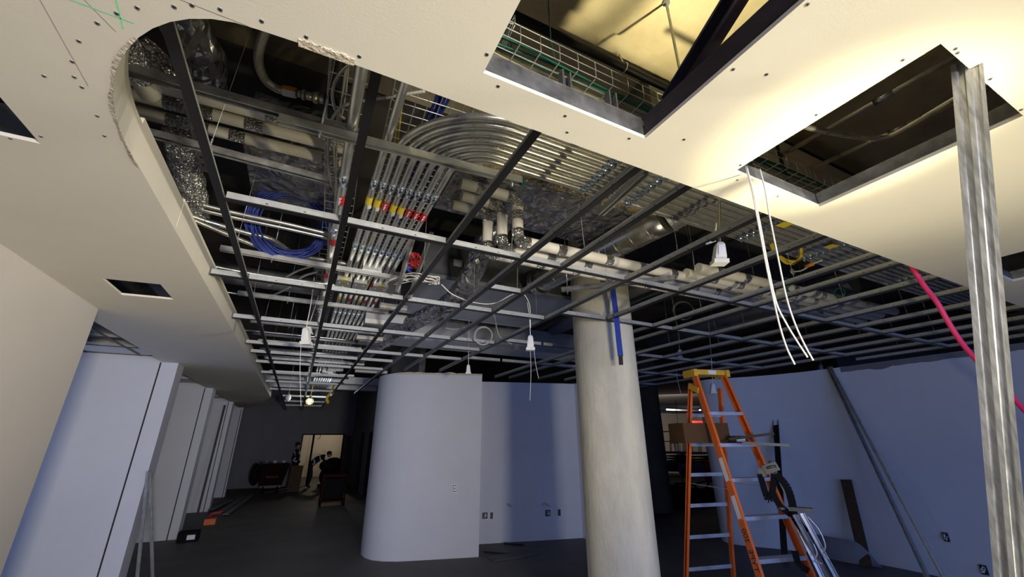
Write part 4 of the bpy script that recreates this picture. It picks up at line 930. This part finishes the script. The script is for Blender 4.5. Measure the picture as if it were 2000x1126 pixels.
# folded aluminium tripod leaning on the ladder's side rail
D0 = 4.62
def tp(x, y, dd=0): return ath(x, y, D0+dd)
t = thing('tripod', 'folded aluminium tripod with black straps leaning along the ladder side', 'tripod', tp(1560, 1126))
def ext(a, c, z=0.02):
    if c.z > a.z: return c
    return a+(c-a)*((a.z-z)/(a.z-c.z))
b = MB().bar(tp(1492, 918), tp(1519, 908), .055, .075, up=(0, 0, 1)); b.bar(tp(1484, 914), tp(1492, 930), .035, .05); b.cyl(tp(1506, 905), tp(1506, 900), .02, 12)
b.ring(tp(1506, 911), tp(1540, 980)-tp(1506, 911), .042, .010, 18, 6); obj('head', b, 'steel', t)
obj('center_column', MB().tube([tp(1512, 915), tp(1560, 1012), tp(1602, 1092)], .014, 12), 'alu', t)
for k, (a, m_, c) in enumerate([((1545, 1000), (1590, 1080), (1612, 1128)), ((1566, 1002), (1598, 1062), (1634, 1128)), ((1552, 1005), (1603, 1088), (1624, 1128))]):
    P = [tp(*a, -.05*k), tp(*m_, -.03*k), ext(tp(*m_, -.03*k), tp(*c, .0))]
    obj('leg', MB().chan(P[0], P[2], .034, .022, .003, (-.7, -.7, 0), .004), 'alu', t)
b = MB().bar(tp(1540, 992), tp(1588, 996), .07, .03); b.ball(tp(1527, 992), .035, 8, sq=(1.3, 1, .6)); obj('spider_plate', b, 'steel', t)
for pts in ([(1575, 1005), (1600, 1035), (1612, 1065), (1608, 1080), (1620, 1092)], [(1588, 1060), (1596, 1080), (1592, 1095), (1606, 1100)]):
    obj('wire_handle', MB().tube(spline([tp(x, y, -.06) for x, y in pts], 6), .006, 8), 'alu', t)
for pts, wd in (([(1512, 925), (1509, 955), (1500, 975), (1484, 925)], .05), ([(1516, 925), (1537, 950), (1548, 985), (1552, 1010), (1575, 1040)], .06), ([(1508, 960), (1522, 985), (1545, 1005)], .05), ([(1552, 1075), (1560, 1100), (1580, 1115)], .05)):
    Q = spline([tp(x, y, -.02) for x, y in pts], 5); b = MB()
    for i in range(len(Q)-1): b.bar(Q[i], Q[i+1], wd, .006, up=(-.6, -.75, .1))
    obj('strap', b, 'rubber', t)

# ================================================================== WALL FITTINGS AND FLOOR PIECES
def wallbox(P, n, w_, h_, label, kind='box', name='outlet_box'):
    n = V(n).normalized(); s = V((-n.y, n.x, 0)); z = V((0, 0, 1))
    t = thing(name, label, 'outlet', P)
    b = MB()
    for a, e, ww, hh in ((P-s*w_/2-z*h_/2, P-s*w_/2+z*h_/2, .006, 0), (P+s*w_/2-z*h_/2, P+s*w_/2+z*h_/2, .006, 0)): b.bar(a, e, .006, .012, up=n)
    for a, e in ((P-s*w_/2-z*h_/2, P+s*w_/2-z*h_/2), (P-s*w_/2+z*h_/2, P+s*w_/2+z*h_/2)): b.bar(a, e, .012, .006)
    obj('rim', b, 'galvd', t)
    obj('recess', MB().bar(P-z*h_/2+n*.001, P+z*h_/2+n*.001, w_, .002, up=n), 'black', t)
    if kind == 'wires':
        b = MB()
        for k in range(4): b.tube(spline([P+n*.004+s*random.uniform(-.3, .3)*w_+z*random.uniform(-.35, .35)*h_+n*.012*j for j in range(4)], 4), .004, 6)
        obj('wire_end', b, 'wirew', t)
    if kind == 'switch':
        obj('device', MB().bar(P-z*h_*.36+n*.006, P+z*h_*.36+n*.006, w_*.6, .012, up=n), 'plastic', t)
        obj('toggle', MB().bar(P-z*.012+n*.014, P+z*.012+n*.014, .012, .012, up=n), 'black', t)
    return t
def on_line(px, py, A, B_):      # picture ray meets the vertical plane through two plan points
    n = V((-(B_[1]-A[1]), B_[0]-A[0], 0)); d = ray(px, py); k = (V((A[0], A[1], 0))-CAM).dot(n)/d.dot(n); return CAM+d*k, n
Pq, n = on_line(888, 953, (1.93, 7.47), (2.97, 7.18)); nn = V((-.27, -.96, 0))
wallbox(Pq+nn*.004, nn, .07, .12, 'single outlet box with a white device on the rounded wall', 'switch')
for k, (x, y, w_, kd, nm) in enumerate([(947, 1006, .11, 'wires', 'square open box with wires at the corner of the recess wall'), (960, 1006, .06, '', 'narrow empty box near the corner of the recess wall'), (1070, 1001, .11, 'wires', 'square open box with wires on the blue side of the recess wall'), (1092, 1000, .06, '', 'narrow empty box on the blue side of the recess wall')]):
    Pq, n = on_line(x, y, (3.1, 8.03), (5.28, 7.49)); nn = V((-.24, -.97, 0))
    wallbox(Pq+nn*.004, nn, w_, .115, nm, kd)
for k, (x, y) in enumerate([(992, 982), (1064, 981)]):
    Pq, n = on_line(x, y, (3.1, 8.03), (5.28, 7.49)); nn = V((-.24, -.97, 0)); s = V((.97, -.24, 0))
    b = MB().bar(Pq+nn*.003-V((0, 0, .03)), Pq+nn*.003+V((0, 0, .03)), .05, .006, up=nn); b.bar(Pq, Pq+nn*.33-V((0, 0, .03)), .045, .006)
    tag(obj('wall_bracket', b, 'wall'), ['pale steel bracket jutting from the lit side of the recess wall', 'pale steel bracket jutting from the blue side of the recess wall'][k], 'bracket')
for k, (x, y, nm, w_) in enumerate([(1549, 944, 'small open box on the curved wall above the grey sheet', .07), (1848, 1048, 'ragged outlet hole low on the curved wall', .06), (1922, 1112, 'open outlet box at the bottom of the curved wall by the upright stud', .07)]):
    Pq = atx(x, y, 8.195) if k else atx(x, y, 8.02); wallbox(Pq, (-1, 0, 0) if k else V((-.93, -.3, 0)), w_, .11, nm, 'wires' if k else '')
for k, (a, c, nm) in enumerate([((946, 1076), (994, 1080), 'black steel strip lying on the floor, nearer the rounded wall corner'), ((985, 1060), (1023, 1063), 'black steel strip lying on the floor by the recess wall')]):
    tag(obj('steel_strip', MB().bar(atz(*a, .012), atz(*c, .012), .05, .02), 'black'), nm, 'strip')
p = atz(1010, 1083, .004); tag(obj('board_offcut', MB().box((p.x-.5, p.y-.16, .001), (p.x+.35, p.y+.14, .013)), 'floor'), 'flat grey board off-cut on the floor before the recess', 'board')
# alcove ceiling tiles beside the blue-lit wall
b = MB()
for y in (6.4, 7.02, 7.63): b.bar((-4.3, y, TZ), (-1.95, y, TZ), .03, .006, mi=1).bar((-4.3, y, TZ+.02), (-1.95, y, TZ+.02), .004, .036)
for x in (-3.4, -2.8, -2.2): b.bar((x, 5.3, TZ), (x, 7.66, TZ), .03, .006, mi=1)
tag(obj('alcove_grid', b, ['web', 'black']), 'small piece of ceiling grid over the alcove before the blue-lit wall', 'ceiling grid')
for k, (x, y, dz) in enumerate([(-2.5, 7.32, .012), (-3.1, 7.32, .012), (-1.98, 7.32, .012)]):
    b = MB(); b.box((x-.29 if k < 2 else x-.2, y-.29, TZ+dz), (x+.29 if k < 2 else x+.04, y+.29, TZ+dz+.018)); tag(obj('ceiling_tile', b, 'tile'), ['white ceiling tile lying in the alcove grid', 'white ceiling tile deeper inside the alcove grid', 'cut ceiling tile at the soffit edge of the alcove'][k], 'ceiling tile')
tag(obj('duct', MB().box((-4.3, 4.9, 3.2), (-1.9, 6.9, 3.6)), 'ductd'), 'dark duct seen through the gap over the alcove', 'duct')
for k, (y, nm) in enumerate([(10.6, 'second'), (14.4, 'third')]):
    tag(obj('ceiling_tile', MB().box((-3.6, y-.3, TZ+.01), (-2.1, y+.5, TZ+.03)), 'tile'), 'dim ceiling tile over the %s alcove along the hall' % nm, 'ceiling tile')
# ================================================================== HALL FURNITURE
hl = aty(605, 783, 12.9)
t = thing('work_lamp', 'glaring temporary lamp hung among the services down the hall', 'lamp', hl)
obj('bulb', MB().ball(hl, .06, 8), 'bulb', t); obj('socket', MB().cyl(hl+V((0, 0, .05)), hl+V((0, 0, .14)), .03, 10), 'black', t)
b = MB()
for k in range(6):
    a = k*math.pi/3; s = V((math.cos(a), math.sin(a), 0))
    b.tube([hl+V((0, 0, .1))+s*.03, hl+s*.09+V((0, 0, .03)), hl+s*.08-V((0, 0, .06)), hl-V((0, 0, .1))], .003, 5)
obj('cage', b, 'yellow', t); obj('cord', MB().tube(spline([hl+V((0, 0, .14)), hl+V((.02, .1, .5)), hl+V((0, .2, 1.0))], 6), .006, 6), 'yellowc', t)
p = aty(643, 765, 12.2); tag(obj('drop_cable', MB().tube(spline([p+V((.1, 0, .25)), p+V((.05, 0, 0)), p+V((-.03, 0, -.15)), p+V((.02, 0, -.3))], 6), .035, 8, jit=.2), 'yellowc'), 'bunched yellow cord hanging by the hall lamp', 'cord')
p = aty(563, 776, 12.9); t = thing('smoke_bag', 'pale bagged device hung in the ceiling by the hall lamp', 'device', p); obj('bag', MB().ball(p, .07, 8, sq=(1, 1, 1.5)), 'plastic', t); obj('string', MB().cyl(p+V((0, 0, .1)), V((p.x, p.y, SZ+.035)), .004, 5), 'wirew', t)
# tilt cart
fy = 18.4
def hp(px, py, Y=fy): return aty(px, py, Y)
a, c = hp(495, 910), hp(566, 910)
t = thing('tilt_cart', 'dark waste cart with faded lettering parked at the end of the hall', 'cart', ((a.x+c.x)/2, fy, 0))
z1 = hp(530, 907).z; z0 = .28; xa, xb = hp(508, 930).x, hp(560, 930).x
b = MB(); v = []
for (x0, x1, y0, y1, z) in ((xa-.05, xb+.05, fy, fy+.9, z1), (xa+.03, xb-.12, fy+.1, fy+.8, z0)): v += [(x0, y0, z), (x1, y0, z), (x1, y1, z), (x0, y1, z)]
v += [(xa-.01, fy+.04, z1), (xb+.01, fy+.04, z1), (xb+.01, fy+.86, z1), (xa-.01, fy+.86, z1), (xa+.07, fy+.14, z0+.05), (xb-.16, fy+.14, z0+.05), (xb-.16, fy+.76, z0+.05), (xa+.07, fy+.76, z0+.05)]
b.add(v, [(0, 4, 5, 1), (1, 5, 6, 2), (2, 6, 7, 3), (3, 7, 4, 0), (4, 7, 6, 5), (8, 9, 13, 12), (9, 10, 14, 13), (10, 11, 15, 14), (11, 8, 12, 15), (12, 13, 14, 15), (0, 1, 9, 8), (1, 2, 10, 9), (2, 3, 11, 10), (3, 0, 8, 11)])
body = obj('tub', b, 'maroon', t)
lettering('lettering', 'PINNACLE', .085, ((xa+xb)/2-.05, fy+.035-.012, hp(527, 931).z), (1, 0, 0), (0, .18, 1), 'redtext', body)
for x in (xa+.15, xb-.25):
    for y in (fy+.15, fy+.75): obj('wheel', MB().tube([(x-.03, y, .13), (x+.03, y, .13)], .13, 16), 'rubber', t)
obj('chassis', MB().box((xa+.05, fy+.1, .2), (xb-.15, fy+.8, z0)), 'black', t)
obj('side_bag', MB().ball((xa-.18, fy+.3, .65), .2, 8, sq=(.8, 1, 1.9)), 'rubber', t)
obj('handle', MB().tube(spline([(xa+.05, fy+.1, z1), (xa-.05, fy, z1+.08), (xa+.3, fy, z1+.09)], 6), .016, 8), 'black', t)
def crate(px0, px1, pyt, pyb, Y, m, label, name, cat):
    a, c = aty(px0, pyt, Y), aty(px1, pyb, Y); t = thing(name, label, cat, (a.x, Y, 0))
    w_ = c.x-a.x; h = a.z
    obj('shelf', MB().box((a.x, Y, .12), (c.x, Y+.6, .16)), m, t); obj('shelf', MB().box((a.x, Y, h-.05), (c.x, Y+.6, h)), m, t)
    for x in (a.x, c.x-.04):
        for y in (Y, Y+.56): obj('post', MB().box((x, y, .10), (x+.04, y+.04, h-.05)), m, t); obj('wheel', MB().tube([(x+.0, y+.02, .05), (x+.04, y+.02, .05)], .05, 12), 'rubber', t)
    return t, a, c, h
t, a, c, h = crate(632, 672, 928, 990, 14.2, 'darkred', 'dark red wheeled rack beside the hall wall', 'wheeled_rack', 'cart')
obj('side_panel', MB().box((a.x+.05, 14.25, .2), (c.x-.05, 14.7, h-.1)), 'dark', t)
p = hp(575, 938, 18.9); t = thing('wood_frame', 'grey board standing beside the waste cart', 'board', (p.x, 18.9, 0)); obj('panel', MB().bar((p.x, 18.9, 0), (p.x+.03, 19.05, .9), .42, .02, up=(0, -1, 0)), 'wood', t)
p = aty(644, 940, 20.35)
t = thing('covered_machine', 'dark covered machine heaped before the lit doorway', 'machine', (p.x, 20.35, 0))
b = MB()
for (dx, dy, dz, r, s) in ((0, 0, .4, .5, (.9, .8, .9)), (-.15, 0, .8, .35, (1, .9, .7)), (.25, .1, .75, .33, (1, .8, .8)), (.05, 0, 1.0, .2, (1.4, .8, .6))): b.ball((p.x+dx, 20.35+dy, dz), r, 9, sq=s)
obj('cover', b, 'rubber', t); obj('base', MB().box((p.x-.45, 20.05, 0), (p.x+.45, 20.7, .12)), 'black', t)
for k, (dx, h) in enumerate(((.0, 1.7), (.0, 2.0))):
    q = aty(664, 950, 19.2+.6*k); tag(obj('board', MB().bar((q.x, 19.2+.6*k, 0), (q.x+.10, 19.5+.6*k, h), .2, .03, up=(0, -1, 0)), 'wood'), ['shorter dark board leaning by the hall wall', 'tall dark board leaning right of the lit doorway'][k], 'board')
# clutter along the fins
p = aty(367, 1050, 10.75); t = thing('tool_case', 'black case with a grey label on the floor at the second fin', 'case', (p.x, 10.75, 0)); obj('case', MB().box((p.x-.17, 10.75, 0), (p.x+.15, 11.0, .17)), 'dark', t); obj('label', MB().box((p.x-.02, 10.742, .04), (p.x+.11, 10.75, .12)), 'paper', t)
p = aty(409, 1016, 12.6); t = thing('power_tool', 'orange and black tool on the floor beside the third fin', 'tool', (p.x, 12.6, 0)); obj('body', MB().box((p.x-.1, 12.6, 0), (p.x+.12, 12.8, .12)), 'frp', t); obj('grip', MB().tube([(p.x-.05, 12.7, .12), (p.x+.0, 12.7, .22), (p.x+.2, 12.7, .24)], .03, 8), 'redp', t)
for k, (a, c) in enumerate([((425, 1003), (478, 968)), ((440, 1004), (492, 966)), ((412, 995), (450, 975))]):
    tag(obj('board', MB().bar(atz(*a, .02+.025*k), atz(*c, .02+.025*k), .14, .02), 'wallgrey'), ['grey board on the floor along the fins, lowest of three', 'grey board on the floor along the fins, on top of another', 'short grey board on the floor against the third fin'][k], 'board')
p = aty(330, 0, 14.8) if False else V((-1.80, 13.2, 0))
tag(obj('steel_stud', MB().chan((-2.05, 14.75, 0), (-2.02, 14.86, 2.8), .05, .03, .003, (0, -1, 0)), 'black'), 'dark stud leaning on the third fin', 'stud')
for k, (x, nm) in enumerate(((-1.0, 'first'), (-.55, 'second'), (-.1, 'third'))):
    wallbox(aty(520+17*k, 902, YB-.004), (0, -1, 0), .1, .12, nm+' outlet box on the end wall above the waste cart', 'switch')
p = aty(625, 853, YB+1.5); tag(obj('drop_cable', MB().tube(spline([p+V((0, 0, .3)), p, p+V((-.1, 0, -.12))], 5), .012, 6), 'black'), 'dark cord hanging in the lit room behind the doorway', 'cord')
# ================================================================== PEOPLE
def person(J, R, edges, label, loc, head, headr, face, vest=None, hat=True):
    t = thing('person', label, 'person', loc)
    me = bpy.data.meshes.new('body'); me.from_pydata([V(p) for p in J], edges, []); o = bpy.data.objects.new('body', me); COL.objects.link(o)
    sk = o.modifiers.new('skin', 'SKIN'); sk.use_smooth_shade = True
    for i, r in enumerate(R): me.skin_vertices[0].data[i].radius = (r, r)
    me.skin_vertices[0].data[0].use_root = True
    ss = o.modifiers.new('sub', 'SUBSURF'); ss.levels = 1
    bpy.context.view_layer.update()
    m2 = bpy.data.meshes.new_from_object(o.evaluated_get(bpy.context.evaluated_depsgraph_get())); bpy.data.objects.remove(o)
    b = MB(); b.add([v.co.copy() for v in m2.vertices], [list(p.vertices) for p in m2.polygons], 0, True); bpy.data.meshes.remove(m2)
    hd = V(head); f = V(face).normalized(); sd = f.cross(V((0, 0, 1))).normalized()
    b.ball(hd, headr, 10, 1, (.85, .95, 1.15))
    b.ball(hd+f*headr*.95-V((0, 0, headr*.1)), headr*.18, 5, 1)
    for s in (-1, 1): b.ball(hd+sd*s*headr*.85, headr*.22, 5, 1); b.ball(hd+f*headr*.83+sd*s*headr*.32+V((0, 0, headr*.12)), headr*.1, 5, 2)
    bo = obj('body', b, ['cloth', 'skin', 'black'], t)
    hb = MB().ball(hd+V((0, 0, headr*.35))-f*headr*.08, headr*1.08, 10, 0, (.9, 1.0, .85)); hb.bar(hd+f*headr*.6+V((0, 0, headr*.45)), hd+f*headr*1.35+V((0, 0, headr*.4)), headr*1.1, .012)
    obj('hard_hat', hb, 'black', t)
    if vest:
        for s in vest: obj('reflective_band', MB().tube(spline([V(p) for p in s], 5), .022, 6), 'vest', t)
ST_E = [(0,1),(1,2),(2,3),(2,4),(4,5),(5,6),(2,7),(7,8),(8,9),(0,10),(10,11),(11,12),(12,13),(0,14),(14,15),(15,16),(16,17)]
ST_R = [.135,.15,.13,.055,.06,.048,.04,.06,.048,.04,.095,.068,.05,.045,.095,.068,.05,.045]
def stand(x, y, h=1.75, s=1, side=V((0, 1, 0)), f=V((1, 0, 0))):
    k = h/1.75; B = V((x, y, 0)); Z = V((0, 0, 1))
    def P(u, v, z): return B+side*u*k+f*v*k+Z*z*k
    return [P(0,0,.95),P(0,0,1.18),P(0,0,1.38),P(0,.01,1.50),P(.19,0,1.40),P(.24,.02,1.13),P(.22,.14,.92),P(-.19,0,1.40),P(-.24,.03,1.13),P(-.22,.18,.95),P(.09,0,.88),P(.10,.02,.48),P(.10,0,.09),P(.10,.12,.04),P(-.09,0,.88),P(-.10,.03,.48),P(-.10,0,.09),P(-.10,.12,.04)], P
x = aty(577, 900, 20.3).x; J, P = stand(x, 20.3, 1.74)
person(J, ST_R, ST_E, 'person standing in a dark jacket with reflective bands before the doorway', (x, 20.3, 0), P(0, .02, 1.63), .105, (1, 0, 0), [[P(-.13, .10, 1.40), P(-.05, .155, 1.2), P(.13, .13, 1.02)], [P(.13, .10, 1.40), P(.05, .155, 1.2), P(-.13, .13, 1.02)], [P(-.15, -.04, 1.02), P(-.155, .08, 1.02), P(0, .16, 1.02), P(.155, .08, 1.02)], [P(-.14, -.10, 1.4), P(-.165, .0, 1.2), P(-.15, .09, 1.03)], [P(-.14, .10, 1.4), P(-.17, .0, 1.2), P(-.15, -.09, 1.03)]])
x = aty(604, 930, 19.9).x; B = V((x, 19.9, 0)); f = V((1, 0, 0)); s = V((0, 1, 0)); Z = V((0, 0, 1))
def Q(u, v, z): return B+s*u+f*v+Z*z
J = [Q(0,0,.92),Q(0,.2,1.10),Q(0,.40,1.20),Q(0,.52,1.24),Q(.18,.40,1.18),Q(.2,.52,.92),Q(.14,.66,.80),Q(-.18,.40,1.18),Q(-.2,.50,.92),Q(-.14,.64,.80),Q(.09,-.02,.86),Q(.1,.04,.46),Q(.1,-.04,.09),Q(.1,.08,.04),Q(-.09,-.02,.86),Q(-.1,.06,.46),Q(-.1,-.02,.09),Q(-.1,.10,.04)]
person(J, ST_R, ST_E, 'person bending over the dark machine in a jacket with reflective bands', (x, 19.9, 0), Q(0, .64, 1.26), .105, (1, 0, -.5), [[Q(-.16, .06, 1.08), Q(-.16, .12, .95), Q(-.12, .0, .86)], [Q(-.15, .26, 1.28), Q(-.165, .3, 1.12), Q(-.14, .34, 1.0)]])
x = aty(1412, 900, 12.6).x; J, P = stand(x, 12.6, 1.55, side=V((1, 0, 0)), f=V((0, -1, 0)))
pp = P
person(J, ST_R, ST_E, 'small figure in a pink top far behind the ladder', (x, 12.6, 0), P(0, .02, 1.63), .10, (0, -1, 0))
obj('pink_top', MB().tube([P(0, 0, .98), P(0, 0, 1.15), P(0, 0, 1.35), P(0, 0, 1.44)], [.165, .175, .17, .09], 14), 'pink', bpy.data.objects['person.002'])
# ================================================================== FAR HALL MACHINES
def lift(px, D, label, wide=1.9, turn=0.):
    p = aty(px, 924, D); p.z = 0; R = Matrix.Rotation(turn, 3, 'Z'); t = thing('scissor_lift', label, 'lift', p)
    def W(x, y, z): return p+R @ V((x, y, z))
    L = wide/2
    def bx(n, x0, y0, z0, x1, y1, z1, m, par=t):
        b = MB(); b.box((x0, y0, z0), (x1, y1, z1)); b.v = [p+R @ q for q in b.v]; return obj(n, b, m, par)
    bx('chassis', -L, -.38, .18, L, .38, .62, 'lift')
    for x in (-L+.25, L-.25):
        for y in (-.36, .36): obj('wheel', MB().tube([W(x, y-.06, .2), W(x, y+.06, .2)], .2, 16), 'rubber', t)
    b = MB()
    for k in range(3):
        z = .64+.12*k
        for y in (-.3, .3): b.bar(W(-L+.1, y, z), W(L-.1, y, z+.10), .05, .05).bar(W(L-.1, y, z), W(-L+.1, y, z+.10), .05, .05)
    obj('scissor_arms', b, 'dark', t)
    bx('platform', -L, -.38, 1.05, L, .38, 1.15, 'lift')
    b = MB()
    for z in (1.65, 2.15):
        for y in (-.37, .37): b.tube([W(-L, y, z), W(L, y, z)], .02, 8)
        for x in (-L, L): b.tube([W(x, -.37, z), W(x, .37, z)], .02, 8)
    obj('guard_rail', b, 'lift', t)
    for i in range(6):
        for y in (-.37, .37): obj('guard_post', MB().tube([W(-L+2*L*i/5, y, 1.15), W(-L+2*L*i/5+(.10 if i % 2 else -.06), y, 2.15)], .018, 8), 'lift', t)
    bx('control_box', L-.75, -.52, 1.55, L-.4, -.36, 2.05, 'lift')
    return t
lift(1308, 17.2, 'blue scissor lift parked far off beside the dark column', 2.0, -.75)
lift(1366, 15.6, 'second blue scissor lift parked behind the ladder', 1.9, -.75)
p = aty(1399, 918, 13.6); t = thing('tool_chest', 'stack of red tool boxes far behind the ladder', 'tool box', (p.x, 13.6, 0))
for k in range(3): obj('drawer', MB().box((p.x-.35, 13.6, .05+.28*k), (p.x+.3, 14.0, .29+.28*k)), 'redp', t)
p = aty(1365, 826, 18); tag(obj('barrier_sign', MB().box((p.x-.9, 18, p.z-.12), (p.x+1.1, 18.05, p.z+.14)), 'redlit'), 'red lit band high in the far room', 'sign')
# heap of dark hoses
p = aty(1322, 968, 10.0); p.z = 0
t = thing('hose_heap', 'heap of dark hoses and equipment on the floor beyond the column', 'hose', p)
b = MB()
for k in range(26):
    a = [p+V((random.gauss(0, .55)+.3*i*.3, random.gauss(0, .3), abs(random.gauss(.16, .13))+.03)) for i in range(5)]
    b.tube(spline(a, 5), random.choice((.03, .04, .022)), 7)
obj('hose', b, 'rubber', t)
b = MB().ball(p+V((-.55, .25, .22)), .36, 8, sq=(1.5, 1, .9)).ball(p+V((.1, 0, .15)), .28, 8, sq=(1.8, 1, .8)).ball(p+V((.75, -.5, .2)), .22, 8, sq=(1.2, 1, 1)); obj('equipment', b, 'rubber', t)
for k, (x, y0, y1) in enumerate(((1296, 845, 935), (1330, 870, 985), (1378, 925, 970))):
    q0, q1 = aty(x-16+5*k, y0-90+60*(k > 1), 11), aty(x+6, y1, 11)
    tag(obj('drop_cable', MB().tube(spline([q0, q0.lerp(q1, .5)+V((.04, 0, 0)), q1], 6), .008, 6), 'black'), ['dark cord dropping beyond the column, nearest it', 'dark cord dropping behind the ladder leg', 'short dark cord over the hose heap'][k], 'cord')
# bright services of the far hall
for k, (y, z, m) in enumerate(((14.0, 3.15, 'galv'), (15.2, 3.3, 'foil'), (16.6, 3.1, 'galv'), (18.5, 3.35, 'duct'))):
    tag(obj('duct', MB().box((13.5, y, z), (26, y+.5, z+.12)), m), ['first','second','third','fourth'][k]+' bright service run under the far hall slab', 'duct')
p = V((17.5, 13.5, 3.0)); t = thing('work_lamp', 'glowing lamp in the far hall beyond the column', 'lamp', p); obj('bulb', MB().box((16.5, 13.45, 3.0), (18.6, 13.6, 3.05)), 'bulb2', t); obj('housing', MB().box((16.5, 13.4, 3.05), (18.6, 13.65, 3.12)), 'alu', t)
